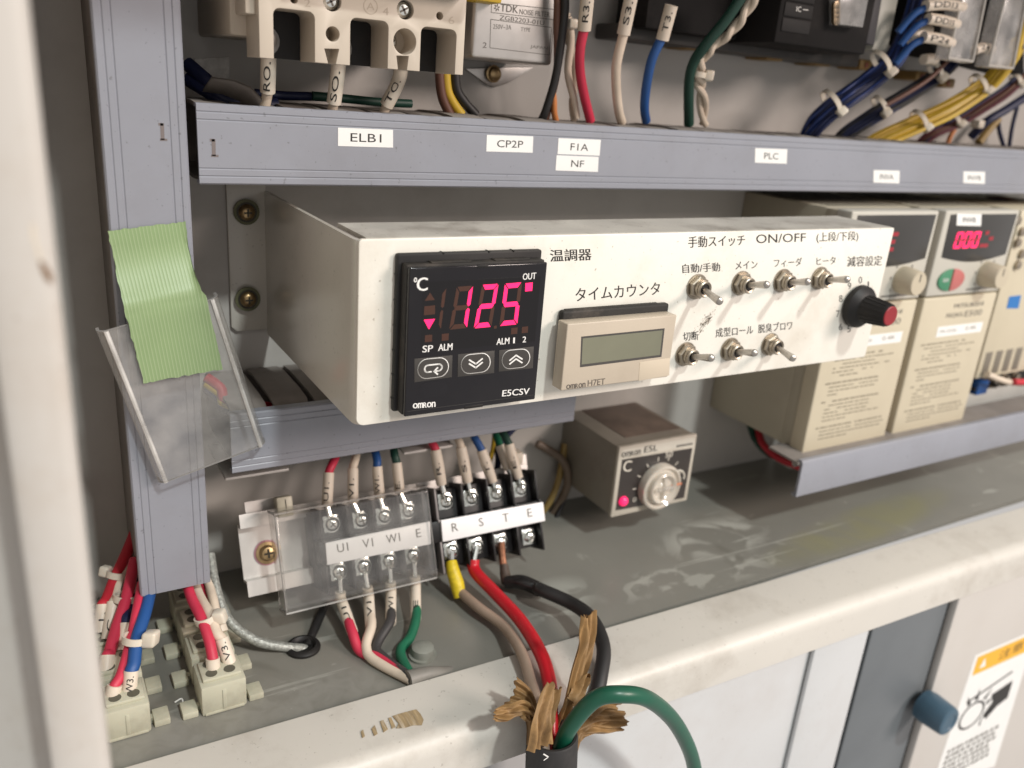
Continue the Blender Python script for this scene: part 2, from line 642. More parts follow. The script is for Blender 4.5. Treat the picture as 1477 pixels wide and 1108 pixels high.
FLOOR = floor_mat()
MB().box(XW - 2, 900, 2, YB + 2, ZF - 3, ZF).build('floor', FLOOR, kind='structure', at=(0, 0, 0))
MB().box(XW - 2, 900, YB, YB + 3, ZF + 0.5, 400).build('back_wall', PLATE, kind='structure', at=(0, 0, 0))
MB().box(XW - 4, XW, -60, YB, ZF - 20, 400).build('wall_left', mat('side_wall_enamel', (0.58, 0.545, 0.50), 0.4, var=0.08, vscale=12, dirt=0.3, dscale=15, dirtcol=(0.25, 0.21, 0.18)), kind='structure', at=(0, 0, 0))

MB().box(XW - 4, 900, -40, YB, 208, 212).build('ceiling', PLATE, kind='structure', at=(0, 0, 208))

# front sill of the cabinet: flat top, rounded nose, short apron
prof = [(2.6, -112.5), (2.4, -107.6), (1.6, -107.0)]
for i in range(7):
    t = i / 6 * math.pi / 2
    prof.append((-21.5 - 6.5 * math.sin(t), -107.2 - 6.5 + 6.5 * math.cos(t)))
prof += [(-28.0, -126.5), (-26.5, -127.2), (-20, -127.2), (-20, -112.5)]


def sill_sag(x):
    return -0.0 * x


rows = []
for x in (-84, 0, 120, 260, 420, 700, 900):
    rows.append([(x, y - 0.022 * (x + 80), z - 0.0 * x) for y, z in prof])
o = MB()
o.sheet(rows, 0, closed=True)
o = o.build('sill', CABINET, kind='structure', at=(0, 0, 0))

# the near door edge at the left: a rounded sheet-metal return standing proud of the cabinet
yd = -104.0
q = [PY(45, 0, yd), PY(160, 1108, yd)]
xr = (q[0].x + q[1].x) / 2
pp = []
for i in range(6):
    t = i / 5 * math.pi / 2
    pp.append((xr - 2.2 + 2.2 * math.sin(t), yd + 2.2 - 2.2 * math.cos(t)))
pp += [(xr, yd + 14), (xr - 1.5, yd + 14), (xr - 1.5, yd + 4), (xr - 7.4, yd + 2.2), (xr - 8.0, yd + 16), (xr - 120, yd + 22), (xr - 120, yd + 20.5), (xr - 9.3, yd + 14), (xr - 8.6, yd + 0.9), (xr - 7.2, yd)]
mb = MB()
mb.sheet([[(x, y, z) for x, y in pp] for z in (-260, -60, 60, 500)], 0, closed=True)
mb.build('door_frame', POST, kind='structure', at=(xr, yd, -260))

dfp = yplane(yd - 0.03)
for nm_, c, m_ in (('paint_chip', ((44, 320), (50, 326), (53, 348), (61, 372), (57, 377), (50, 356), (45, 340)), mat('bare_primer', (0.62, 0.55, 0.45), 0.6)),
                   ('rust_chip', ((56, 376), (63, 378), (75, 396), (76, 410), (68, 405), (60, 392)), mat('rust_brown', (0.22, 0.13, 0.07), 0.8, var=0.5, vscale=300))):
    o = MB().slab([dfp.p(*k, .03) for k in c], (0, -1, 0), .05).build(nm_, m_)
    tag(o, 'pale chip in the paint of the near door edge' if nm_ == 'paint_chip' else 'brown rust spot on the near door edge below the pale chip', 'paint chip')

# machine front below the sill
YP = -21.0
yl = yplane(YP)
WHITE_DOOR = mat('white_door_enamel', (0.53, 0.54, 0.545), 0.4, var=0.06, vscale=6, dirt=0.35, dscale=10, dirtcol=(0.40, 0.36, 0.33), speck=0.3)
GREY_POST = mat('blue_grey_enamel', (0.135, 0.148, 0.158), 0.45, var=0.1, vscale=10, dirt=0.4, dscale=20, dirtcol=(0.11, 0.12, 0.13))
CREAM_DOOR = mat('cream_door_enamel', (0.54, 0.51, 0.475), 0.4, var=0.06, vscale=6, dirt=0.2, dscale=14, dirtcol=(0.42, 0.36, 0.31))
xa = yl.p(1190, 888).x
xb = yl.p(1262, 866).x
xc = yl.p(1277, 862).x
xd = yl.p(1388, 826).x
z0, z1 = -420, -128.5
tag(MB().box(-84, xa, YP + 1.6, YP + 5, z0, z1, 0.6).build('white_sheet', WHITE_DOOR),
    'large white sheet metal cover below the sill, left of the blue grey post', 'panel')
tag(MB().box(xa - 3, xb, YP - 1.2, YP + 1.2, z0, z1 - 0.5, 0.7).build('white_sheet_strip', WHITE_DOOR),
    'narrow white metal strip overlapping the white cover beside the blue grey post', 'panel')
tag(MB().box(xc, xd, YP + 2, YP + 14, z0, z1, 1.2).build('grey_post', GREY_POST),
    'blue grey painted upright post between the white cover and the cream door', 'post')
dr = thing('machine_door', 'cream door with a blue round knob at the lower right', 'door', (xd + 1, YP, z0))
MB().box(xd + 1.2, 900, YP - 2, YP + 3, z0, z1, 1.0).build('door_panel', CREAM_DOOR, dr)
MB().box(-84, 900, YP + 15, YP + 18, z0, -131).build('wall', mat('gap_shade', (0.03, 0.028, 0.025), 0.8), kind='structure', at=(0, 0, 0))  # near-black backing sheet, its colour standing in for shade in the panel gaps
# knob of the door
kc = PY(1356, 1046, YP - 16)
KB = mat('blue_knob_plastic', (0.05, 0.10, 0.145), 0.4, var=0.1, vscale=60, dirt=0.25, dscale=60, dirtcol=(0.12, 0.15, 0.17))
mb = MB()
kx, kz = PY(1372, 1044, YP - 20)[0], PY(1372, 1044, YP - 20)[2]
mb.lathe((kx, YP - 2, kz), (0, -1, 0), [(0, 9.0), (3, 9.4), (4, 9.6), (15.6, 8.9), (16.8, 8.4), (17.3, 7.4), (17.3, 5.2), (16.9, 4.8), (16.9, 0.1)], 40)
mb.build('knob', KB, dr)

# warning sticker on the cream door
dpl = yplane(YP - 2.0)
wz = lambda a, b: (1000 + a / 2.715, 700 + b / 2.715)
st = thing('warning_sticker', 'white pinch hazard sticker with an orange heading on the cream door', 'sticker', dpl.p(*wz(1160, 900)))
q = [dpl.p(*wz(*c), 0.15) for c in ((1105, 668), (1345, 565), (1180, 1100), (930, 1190))]
MB().slab([q[0], q[1], q[2], q[3]], (0, -1, 0), 0.14).build('backing', STICKER, st)
ORANGE = mat('orange_print', (0.80, 0.42, 0.03), 0.5)
A, B, D = q[0], q[1], q[3]


def sk(x, y, h=0.06):
    return A + (B - A) * x + (D - A) * y + Vector((0, -h, 0))


MB().add([sk(.05, .02), sk(.95, .02), sk(.97, .155), sk(.06, .155)], [(0, 1, 2, 3)]).build('heading', ORANGE, st)
mb = MB()
mb.add([sk(.14, .12, .1), sk(.24, .12, .1), sk(.19, .05, .1)], [(0, 1, 2)], 1)
write(mb, '注意', sk(.44, .125, .1), sk(.84, .115, .1), sk(.435, .055, .1))


def arc(cx, cy, r0, r1, a0, a1, n=20):
    P, F = [], []
    for i in range(n + 1):
        t = a0 + (a1 - a0) * i / n
        for r in (r0, r1):
            P.append(sk(cx + r * math.cos(t) * 1.0, cy + r * 0.52 * math.sin(t), .1))
    for i in range(n):
        F.append((2 * i, 2 * i + 1, 2 * i + 3, 2 * i + 2))
    mb.add(P, F)


arc(.30, .50, .17, .20, 0, 6.2832, 28)
for ang in (-2.1, -1.6, -0.9, -0.4):
    c, s_ = math.cos(ang), math.sin(ang)
    mb.add([sk(.30 + .22 * c - .03 * s_, .50 + .52 * (.22 * s_ + .03 * c), .1), sk(.30 + .22 * c + .03 * s_, .50 + .52 * (.22 * s_ - .03 * c), .1),
            sk(.30 + .36 * c, .50 + .52 * .40 * s_, .1)], [(0, 1, 2)])
mb.add([sk(.12, .36, .1), sk(.80, .27, .1), sk(.81, .285, .1), sk(.13, .375, .1)], [(0, 1, 2, 3)])
mb.add([sk(.55, .40, .1), sk(.88, .36, .1), sk(.90, .50, .1), sk(.74, .53, .1), sk(.60, .60, .1), sk(.52, .55, .1), sk(.62, .47, .1)], [(0, 1, 2, 3, 4, 5, 6)])
arc(.62, .60, .10, .125, 2.6, 5.2, 12)
mb.build('pictogram', [INK, WHITE_INK], st)
mb = MB()
rng = random.Random(3)
for k in range(6):
    x = 0.08
    y = .72 + k * .045
    while x < 0.88:
        w = rng.uniform(.03, .07)
        mb.add([sk(x, y, .1), sk(x + w, y - .004, .1), sk(x + w, y + .022, .1), sk(x, y + .026, .1)], [(0, 1, 2, 3)])
        x += w + rng.uniform(.015, .04)
mb.build('fine_print', INK_SOFT, st)

# worn strip of old brown adhesive on the sill
spl = Plane((0, 0, -106.95), (0, 0, 1))
mb = MB()
rg_ = random.Random(9)
for c in ([(566, 1033), (580, 1028), (601, 1023), (606, 1030), (611, 1038), (609, 1046), (596, 1046), (584, 1050), (572, 1051), (575, 1043)],
          [(548, 1040), (553, 1038), (560, 1052), (553, 1056)], [(536, 1052), (541, 1046), (545, 1058), (540, 1061)], [(520, 1056), (524, 1052), (527, 1062), (522, 1065)],
          [(560, 1036), (564, 1034), (571, 1049), (566, 1051)]):
    mb.slab([spl.p(u + rg_.uniform(-.6, .6), v + rg_.uniform(-.6, .6), 0.12) for u, v in c], (0, 0, 1), 0.1)
tag(mb.build('tape_residue', mat('old_adhesive', (0.40, 0.30, 0.17), 0.5, var=0.5, vscale=220, dirt=0.9, dscale=160, dirtcol=(0.62, 0.57, 0.48), stretch=(3, 0.4, 1))),
    'torn strip of brown adhesive residue stuck on the cream sill', 'tape')
# pale scraped patch where something was torn off the plate above the duct
for quad, lb in (([(281, 85), (331, 82), (331, 112), (300, 118), (284, 108)], 'rough white glue patch on the back plate between the tall duct and the breaker'),):
    mb = MB()
    mb.slab([PY(*k, YB - 0.6) for k in quad], (0, -1, 0), 0.6, 0.2)
    tag(mb.build('glue_patch', mat('dry_glue', (0.80, 0.78, 0.74), 0.9, var=0.25, vscale=300, bump=1.0, bscale=700)), lb, 'glue')

# ================================================================== wire ducts
LIPS = [(0.0, 1.6), (0.5, 1.6)]


def cover_profile(w):
    """cross-section of a duct lid (s across, h outwards), with two pairs of grooves"""
    def gro(c):
        return [(c - 0.35, 0), (c, -0.26), (c + 0.35, 0)]
    P = [(0, -4), (0, -0.5), (0.5, 0)]
    for c in (2.6, 5.0, w - 5.0, w - 2.6):
        P += gro(c)
    P += [(w - 0.5, 0), (w, -0.5), (w, -4), (w - 1.2, -4), (w - 1.2, -1.3), (1.2, -1.3), (1.2, -4)]
    return P


def stick_one(mb, c, up, right, n, h):
    """the faint moulded-in figure 1 on the lids"""
    for (x0, x1, y0, y1) in ((-0.28, 0.32, -0.5, 0.5), (-0.55, 0.2, 0.36, 0.52), (-0.4, 0.75, -0.56, -0.42)):
        mb.add([c + right * (x * h * .38) + up * (y * h) + n * 0.06 for x, y in ((x0, y0), (x1, y0), (x1, y1), (x0, y1))], [(0, 1, 2, 3)])


def duct(label, x0, x1, z0, z1, y0, y1, vertical=False, lid=True, pitch=15.8, phase=0.0):
    """slotted trunking: lid with grooves, a floor on the plate, two walls cut into fingers"""
    t = thing('wire_duct', label, 'wire duct', ((x0 + x1) / 2, y1, z0))
    w = (x1 - x0) if vertical else (z1 - z0)
    if lid:
        P = cover_profile(w)
        rows = []
        ends = (z0, z1) if vertical else (x0, x1)
        for e in ends:
            rows.append([((x0 + s, y0 - h, e) if vertical else (e, y0 - h, z0 + s)) for s, h in P])
        mb = MB()
        mb.sheet(rows, 0, closed=True)
        mb.build('lid', PVC, t, smooth_deg=20)
    mb = MB()
    g = 2.0
    a, b = (z0, z1) if vertical else (x0 + 1.5, x1)
    if vertical:
        mb.box(x0 + g, x1 - g, y1 - 1.5, y1, a, b)
    else:
        mb.box(a, b, y1 - 1.5, y1, z0 + g, z1 - g)
    e = a - phase
    yt = y0 + 1.6
    while e < b:
        f0, f1 = max(e, a), min(e + pitch - (0.05 if vertical else 2.6), b)
        if f1 - f0 > 1:
            for side in (0, 1):
                if vertical:
                    xs = x0 + 1.5 if side == 0 else x1 - 2.7
                    mb.box(xs, xs + 1.2, yt, y1 - 1.6, f0, f1)
                else:
                    zs = z0 + 1.5 if side == 0 else z1 - 2.7
                    sg_ = -1 if side == 0 else 1
                    ze = z0 + 1.5 if side == 0 else z1 - 1.5
                    hb = random.uniform(1.5, 2.3)
                    prof2 = [(yt, 0.0), (yt + 5, 0.2), (yt + 7.5, hb * .7), (yt + 16, hb), (y1 - 12, hb), (y1 - 1.6, 0.6)]
                    rr_ = [[(xx, yq, ze + sg_ * hq) for yq, hq in prof2] + [(xx, yq, ze + sg_ * (hq - 1.2)) for yq, hq in prof2[::-1]] for xx in (f0, f1)]
                    mb.sheet(rr_, 0, closed=True)
        e += pitch
    mb.build('trough', PVC_DUSTY, t)
    return t


UZ0, UZ1 = 67.6, 92.6
V = duct('tall upright grey duct at the left with green tape stuck across it', -60.6, -36.2, -80.0, 260, YD, YB, True)
U = duct('long level grey duct carrying a row of white name labels', -33.2, 700, UZ0, UZ1, YD, YB, phase=3.0)
Lw = duct('short level grey duct behind and below the switch box', -26.7, 124.5, -36.5, -13.2, YD, YB)
mb = MB()
stick_one(mb, PY(234, 190, YD), Vector((0.02, 0, 1)), Vector((1, 0, 0)), Vector((0, -1, 0)), 4.9)
mb.build('moulded_mark', mat('scratched_print', (0.17, 0.145, 0.14), 0.7), V)
mb = MB()
stick_one(mb, PY(308, 213, YD), Vector((0.02, 0, 1)), Vector((1, 0, 0)), Vector((0, -1, 0)), 5.2)
mb.build('moulded_mark', _M['scratched_print'], U)

# the open duct without lid under the inverters: two walls and a curled lip seen end-on
y4 = 24.0
pl4 = yplane(y4)
e_top, e_bot = pl4.p(1152, 672), pl4.p(1147, 722)
zt, zb = -84.0, -104.0
t = thing('wire_duct', 'grey duct lying on the floor in front of the inverters, its cut end showing', 'wire duct', (400, 60, zb))
a, b2 = pl4.p(1166, 668), pl4.p(1140, 719)
zt, zb = a.z, b2.z
x4 = (a.x + b2.x) / 2
pf = [(y4 + 3, zt + 1.5), (y4 + 0.8, zt + 1.4), (y4, zt), (y4, zb), (y4 + 1.4, zb - .4), (y4 + 3.4, zb + .3), (y4 + 3.2, zb + 1.4), (y4 + 1.6, zb + 1.2), (y4 + 1.5, zt - 1), (y4 + 3, zt)]
mb = MB()
mb.sheet([[(x, y, z) for y, z in pf] for x in (x4, 900)], 0, closed=True)
mb.build('front_wall', PVC, t)
pf = [(y4 + 1.7, zt + 0.2), (y4 + 22, zt + 1), (y4 + 22, zt - 0.4), (y4 + 6, zt - 0.8), (y4 + 5, zt - 3), (y4 + 3.6, zt - 3), (y4 + 3.6, zt - 1.4), (y4 + 1.7, zt - 1.2)]
mb = MB()
mb.sheet([[(x, y, z) for y, z in pf] for x in (x4 - 1.5, 900)], 0, closed=True)
mb.build('top_flange', PVC_DUSTY, t)

# printed name labels on the long duct
lab_pl = yplane(YD)
c2 = lambda *L: zm(L, 340, 0, 3.6925)
c3 = lambda *L: zm(L, 640, 0, 3.2109)
c4 = lambda *L: zm(L, 1000, 0, 3.0964)


def name_label(text, quad, label, plane=None, pad=(0.2, 0.25), bold=0.0):
    plane = plane or lab_pl
    tl, tr, br, bl = [plane.p(*k, 0.12) for k in quad]
    o = MB().slab([tl, tr, br, bl], plane.n, 0.11, 0.0)
    o = o.build('name_label', STICKER, None)
    tag(o, label, 'label', 'printed name labels')
    mb = MB()
    up, rt = (tl - bl), (br - bl)
    n = plane.n * 0.05
    write(mb, text, bl + rt * pad[0] + up * pad[1] + n, bl + rt * (1 - pad[0]) + up * pad[1] + n, bl + rt * pad[0] + up * (1 - pad[1]) + n, 0, bold)
    mb.build('printed_name', INK, o)
    return o


name_label('ELB1', c2((545, 680), (838, 692), (838, 787), (545, 778)), 'white label printed ELB1 on the long grey duct', pad=(.22, .27))
name_label('CP2P', c3((200, 625), (415, 632), (412, 708), (197, 702)), 'white label printed CP2P on the long grey duct', pad=(.22, .28))
name_label('F1A', c3((532, 640), (728, 648), (722, 722), (527, 714)), 'white label printed F1A above the one printed NF', pad=(.29, .28))
name_label('NF', c3((523, 719), (718, 727), (714, 797), (518, 790)), 'white label printed NF below the one printed F1A', pad=(.35, .28))
name_label('PLC', c4((277, 662), (420, 667), (417, 732), (275, 727)), 'white label printed PLC on the long grey duct', pad=(.28, .28))
name_label('INVA', c4((806, 760), (922, 763), (920, 820), (804, 816)), 'white label printed INVA on the long grey duct', pad=(.24, .3))
name_label('INVB', c4((1207, 766), (1303, 768), (1302, 822), (1206, 818)), 'white label printed INVB on the long grey duct', pad=(.2, .3))
# ================================================================== the switch box
W, H = 247.2, 59.4
pan = yplane(0.0)
box = thing('control_box', 'open cream sheet metal switch box with Japanese lettering on its face', 'control box', (W / 2, 0, 0))
tr_ = pan.p(1291, 327)
br_ = pan.p(1249, 510)
xr_t, xr_b = (tr_.x + br_.x) / 2, (tr_.x + br_.x) / 2


def face_outline():
    P = []
    r = 2.6
    for (cx, cz, a0, rr) in ((0.6 + r, r, 180, r), (xr_b - 1.2, 1.2, 270, 1.2), (xr_t - 0.6, H - 0.6, 0, 0.6), (0.6 + 1.2, H - 1.2, 90, 1.2)):
        for i in range(6):
            t = math.radians(a0 + 90 * i / 5)
            P.append((cx + rr * math.cos(t), 0, cz + rr * math.sin(t)))
    return P


MB().slab(face_outline(), (0, -1, 0), 1.6, 0.35).build('face_panel', PAINT, box)
# top lip of the face, with a rolled front edge
rows = []
for x, d0 in ((3.2, 26.5), (60, 27), (160, 29), (xr_t - 0.4, 31)):
    rows.append([(x, y, z) for y, z in ((0.25, H - 1.4), (0.5, H - 0.35), (1.2, H + 0.12), (2.4, H + 0.22), (d0, H + 0.22), (d0, H - 1.1), (1.8, H - 1.2))])
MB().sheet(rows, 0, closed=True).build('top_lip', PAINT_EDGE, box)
# left side with a rounded fold, then the flange screwed to the plate
rows = []
for z0_, z1_ in ((0.3, H - 0.6),):
    sec = [(2.6, 0.5), (1.4, 0.7), (0.6, 1.5), (0.2, 3.0), (0.0, 6), (0.0, YB - 1.8), (1.5, YB - 1.8), (1.5, 6), (2.6, 2.2)]
    rows = [[(x, y, z) for x, y in sec] for z in (z0_, z1_)]
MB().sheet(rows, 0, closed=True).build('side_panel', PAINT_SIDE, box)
f0 = PY(327, 285, YB - 2).x
fz0 = PY(372, 476, YB - 2).z
pts = [(f0, YB - 1.9, H + 8), (0.6, YB - 1.9, H + 8), (0.6, YB - 1.9, fz0), (f0 + 2, YB - 1.9, fz0), (f0, YB - 1.9, fz0 + 2)]
MB().slab(pts, (0, -1, 0), 1.5, 0.3).build('flange', PAINT_SIDE, box)
RING = mat('olive_washer_stain', (0.13, 0.13, 0.07), 0.5, metal=0.4, var=0.3, vscale=200)
DKWASH = mat('dark_washer', (0.05, 0.045, 0.035), 0.4, metal=0.7)
for c in ((354, 305), (356, 430)):
    p = PY(*c, YB - 2)
    sc = MB()
    sc.lathe((p.x, YB - 3.9, p.z), (0, -1, 0), [(0, 3.1), (0.6, 3.2), (1.6, 2.7), (2.2, 1.6), (2.35, 0.2)], 20)
    sc.box(p.x - 0.35, p.x + 0.35, YB - 6.3, YB - 6.1, p.z - 1.5, p.z + 1.5, mi=1)
    sc.box(p.x - 1.5, p.x + 1.5, YB - 6.31, YB - 6.1, p.z - 0.35, p.z + 0.35, mi=1)
    so = sc.build('screw', [BRASS, DKWASH], box)
    MB().ring((p.x, YB - 3.4, p.z), (0, -1, 0), 2.4, 5.0, 0.6).ring((p.x, YB - 3.35, p.z), (0, -1, 0), 2.6, 3.9, 0.9, mi=1).build('washer', [RING, DKWASH], so)

# printed legends on the face
c7 = lambda *L: zm(L, 780, 300, 2.7352)
mb = MB()
for s, bl, br, tl, bo in (
        ('温調器', (38, 213), (200, 206), (36, 165), 0.10), ('タイムカウンタ', (138, 369), (470, 341), (136, 318), 0.05),
        ('手動スイッチ', (582, 158), (805, 148), (582, 113), 0.07), ('ON/OFF', (850, 140), (1045, 133), (850, 105), 0.03),
        ('(上段/下段)', (1088, 140), (1252, 133), (1088, 97), 0.05),
        ('自動/手動', (560, 258), (708, 250), (558, 222), 0.06), ('メイン', (768, 243), (855, 238), (768, 212), 0.03),
        ('フィーダ', (920, 235), (1030, 229), (920, 201), 0.03), ('ヒータ', (1088, 226), (1163, 222), (1088, 195), 0.03),
        ('減容設定', (1208, 233), (1345, 227), (1210, 192), 0.06), ('切断', (562, 526), (622, 521), (562, 490), 0.06),
        ('成型ロール', (690, 512), (838, 498), (690, 475), 0.05), ('脱臭ブロワ', (858, 495), (992, 480), (858, 459), 0.05),
        ('0', (1254, 298), (1268, 297), (1254, 272), 0), ('1', (1290, 315), (1295, 315), (1290, 290), 0),
        ('9', (1211, 322), (1225, 321), (1211, 295), 0), ('8', (1177, 372), (1191, 371), (1177, 345), 0),
        ('7', (1166, 431), (1179, 430), (1166, 405), 0), ('6', (1176, 483), (1190, 482), (1176, 457), 0), ('5', (1209, 491), (1223, 490), (1209, 466), 0)):
    q = c7(bl, br, tl)
    write_px(mb, s, pan, q[0], q[1], q[2], 0.06, 0, bo)
mb.build('printed_legend', INK, box)
# smears of dirt on the face next to the cutting switch
SMEAR = mat('grime_smear', (0.36, 0.31, 0.25), 0.7, var=0.4, vscale=300)
mb = MB()
rng = random.Random(11)
c0 = pan.p(*c7((650, 458))[0])
for k in range(230):
    a = rng.gauss(0, 1)
    d = Vector((rng.gauss(0, 1.5) + a * 1.7, 0, rng.gauss(0, 1.0) + a * 2.2 + 1.6))
    r = abs(rng.gauss(0, 0.10)) + 0.03
    an = rng.uniform(0.6, 1.3)
    e = Vector((math.cos(an), 0, math.sin(an)))
    f = Vector((-e.z, 0, e.x))
    p = c0 + d * 0.75 + Vector((0, -0.03, 0))
    mb.add([p + e * r * 2.6, p + f * r, p - e * r * 2.6, p - f * r], [(0, 1, 2, 3)])
mb.build('smear', SMEAR, box)

# ------------------------------------------------------------------ temperature controller
c6 = lambda *L: zm(L, 480, 290, 3.165)
EY = -8.0
ep = yplane(EY)
tl, tr, br, bl = [ep.p(*k) for k in ((586.5, 386), (789.5, 379), (772.5, 575.5), (587.5, 602))]
ex0, ex1 = (tl.x + bl.x) / 2, (tr.x + br.x) / 2
ez0, ez1 = (bl.z + br.z) / 2, (tl.z + tr.z) / 2
ct = thing('temperature_controller', 'black square temperature controller showing 125 in glowing red digits', 'controller', ((ex0 + ex1) / 2, 0, ez0))
mb = MB()
g0 = pan.p(566, 373).x + 0.6
mb.box(g0, ex1 + 1.1, -2.6, -0.02, ez0 - 0.2, ez1 + 3.0, 0.7)
for a in (0.30, 0.62, 0.80):
    x = g0 + (ex1 - g0) * a
    mb.box(x, x + 0.35, -2.75, -0.2, ez1 + 2.6, ez1 + 3.12)
for k in range(6):
    mb.box(g0 - 0.15, g0 + 0.4, -2.2, -0.5, ez0 + 4 + k * 8, ez0 + 4.4 + k * 8)
mb.build('gasket', BLACK, ct)
mb = MB()
mb.box(ex0 - 0.25, ex1 - 0.3, EY + 1.4, -2.4, ez0 + 0.15, ez1 + 0.55, 0.35)
mb.box(ex0 + 8, ex0 + 22, EY + 2.0, -3, ez1 + 0.5, ez1 + 0.95, 0.2)
mb.box(ex0 + 30, ex0 + 43, EY + 2.0, -3, ez1 + 0.5, ez1 + 0.95, 0.2)
mb.build('case', BLACK_DUSTY, ct)
mb = MB()
mb.box(ex0, ex1, EY, EY + 1.6, ez0, ez1, 0.5, 3)
mb.box(ex0 + 0.9, ex1 - 0.9, EY - 0.05, EY + 0.2, ez0 + 1.7, ez0 + 1.9, mi=1)
fp = mb.build('front_plate', [BLACK_GLOSS, mat('dark_seam', (0.03, 0.028, 0.026), 0.5)], ct)
mb = MB()
mb.box(ex0 + 22.5, ex0 + 26.5, EY - 0.15, EY + 0.4, ez1 - 1.0, ez1 + 0.1, 0.2)
mb.build('latch', BLACK, ct)
mb = MB()
mb.box(ex0 + 21.0, ex0 + 28, EY - 0.12, EY + 0.4, ez0 - 0.1, ez0 + 1.0, 0.2)
mb.build('latch', BLACK, ct)

LIT = mat('lit_segment', (0.9, 0.02, 0.12), 0.3, emit=(1.0, 0.012, 0.13), estr=1.15)
UNLIT = mat('unlit_segment', (0.058, 0.022, 0.013), 0.35)


def quadmap(tl, tr, bl, br):
    def f(x, y):
        return bl * (1 - x) * (1 - y) + br * x * (1 - y) + tl * (1 - x) * y + tr * x * y
    return f


def seg_polys(t=0.115, tx=0.21, g=0.018):
    """seven-segment outlines in a unit cell"""
    gx = g * 1.6
    return {
        'a': [(gx + .02, 1), (1 - gx - .02, 1), (1 - tx - gx, 1 - t), (tx + gx, 1 - t)],
        'd': [(gx + .02, 0), (1 - gx - .02, 0), (1 - tx - gx, t), (tx + gx, t)],
        'g': [(gx + .05, .5), (tx * .85, .5 + t / 2), (1 - tx * .85, .5 + t / 2), (1 - gx - .05, .5), (1 - tx * .85, .5 - t / 2), (tx * .85, .5 - t / 2)],
        'f': [(0, 1 - g), (tx, 1 - t - g), (tx, .5 + t / 2 + g), (tx * .5, .5 + g), (0, .5 + t / 3 + g)],
        'e': [(0, g), (tx, t + g), (tx, .5 - t / 2 - g), (tx * .5, .5 - g), (0, .5 - t / 3 - g)],
        'b': [(1, 1 - g), (1 - tx, 1 - t - g), (1 - tx, .5 + t / 2 + g), (1 - tx * .5, .5 + g), (1, .5 + t / 3 + g)],
        'c': [(1, g), (1 - tx, t + g), (1 - tx, .5 - t / 2 - g), (1 - tx * .5, .5 - g), (1, .5 - t / 3 - g)],
    }


def digit(parent, corners, lit, plane, names='abcdefg', h=0.05, lit_m=None, unlit_m=None):
    f = quadmap(*[plane.p(*k, h) for k in corners])
    mb = MB()
    for k, pl in seg_polys().items():
        if k in names:
            mb.add([f(*q) for q in pl], [tuple(range(len(pl)))], 0 if k in lit else 1)
    return mb.build('digit', [lit_m or LIT, unlit_m or UNLIT], parent, smooth_deg=0)


disp = MB().box(ex0 + 4.6, ex1 - 2.2, EY - 0.02, EY + 0.4, ez0 + 21, ez1 - 4.5).build('display', mat('display_window', (0.006, 0.005, 0.006), 0.10), ct)
dig = [((488, 398), (519, 396), (470, 590), (493, 588), 'bc', ''),
       ((566, 392), (641, 386), (531, 588), (612, 580), 'abcdefg', 'bc'),
       ((682, 383), (757, 378), (644, 582), (724, 574), 'abcdefg', 'abged'),
       ((786, 378), (865, 371), (760, 571), (842, 563), 'abcdefg', 'afgcd')]
for a, b, c, d, nm, lt in dig:
    if nm == 'bc':
        a, c = (446, 402), (432, 594)
    digit(disp, c6(a, b, c, d), lt, ep, nm)
mb = MB()


def dots(mb, cs, mi):
    mb.add([ep.p(*k, 0.05) for k in c6(*cs)], [tuple(range(len(cs)))], mi)


dots(mb, [(444, 418), (466, 452), (420, 456)], 1)
dots(mb, [(418, 481), (467, 476), (467, 517), (416, 522)], 1)
dots(mb, [(415, 542), (467, 538), (439, 587)], 0)
dots(mb, [(421, 613), (454, 610), (453, 642), (420, 645)], 1)
dots(mb, [(498, 607), (530, 604), (528, 636), (497, 639)], 1)
dots(mb, [(815, 580), (844, 577), (842, 606), (814, 609)], 1)
dots(mb, [(864, 575), (892, 572), (890, 601), (862, 604)], 1)
dots(mb, [(880, 375), (913, 372), (910, 410), (878, 413)], 0)
dots(mb, [(736, 570), (749, 569), (748, 582), (735, 583)], 1)
mb.build('indicator', [LIT, UNLIT], ct, smooth_deg=0)
mb = MB()
for s, bl, br, tl, bo in (('°', (370, 372), (384, 371), (371, 350), .05), ('C', (384, 412), (432, 409), (385, 351), .10), ('OUT', (867, 361), (927, 356), (869, 331), .05), ('SP', (409, 692), (456, 688), (411, 661), .05),
                          ('ALM', (481, 685), (545, 680), (483, 654), .05), ('ALM', (747, 657), (805, 652), (749, 628), .05),
                          ('1', (823, 650), (831, 649), (824, 624), 0), ('2', (866, 646), (881, 645), (868, 619), .05),
                          ('E5CSV', (773, 893), (896, 882), (776, 864), .06)):
    q = c6(bl, br, tl)
    write_px(mb, s, ep, *q, 0.06, 0, bo)
x = 366
for ch, w in (('o', 24), ('m', 25), ('R', 18), ('o', 23), ('n', 19)):
    hh = 24
    b_ = 948 - (x - 366) * 0.075
    q = c6((x, b_), (x + w - 3, b_ - 0.09 * w), (x + 0.5, b_ - hh))
    write_px(mb, ch, ep, *q, 0.06, 0, 0.07)
    x += w - 1
mb.build('printed_legend', WHITE_INK, ct)
KEYM = mat('key_rubber', (0.042, 0.038, 0.034), 0.5, dirt=0.3, dscale=80, dirtcol=(0.09, 0.08, 0.07))


def stadium(n=10):
    P = []
    for i in range(n + 1):
        t = -math.pi / 2 + math.pi * i / n
        P.append((0.70 + .30 * math.cos(t), .5 + .5 * math.sin(t)))
    for i in range(n + 1):
        t = math.pi / 2 + math.pi * i / n
        P.append((0.30 + .30 * math.cos(t), .5 + .5 * math.sin(t)))
    return P


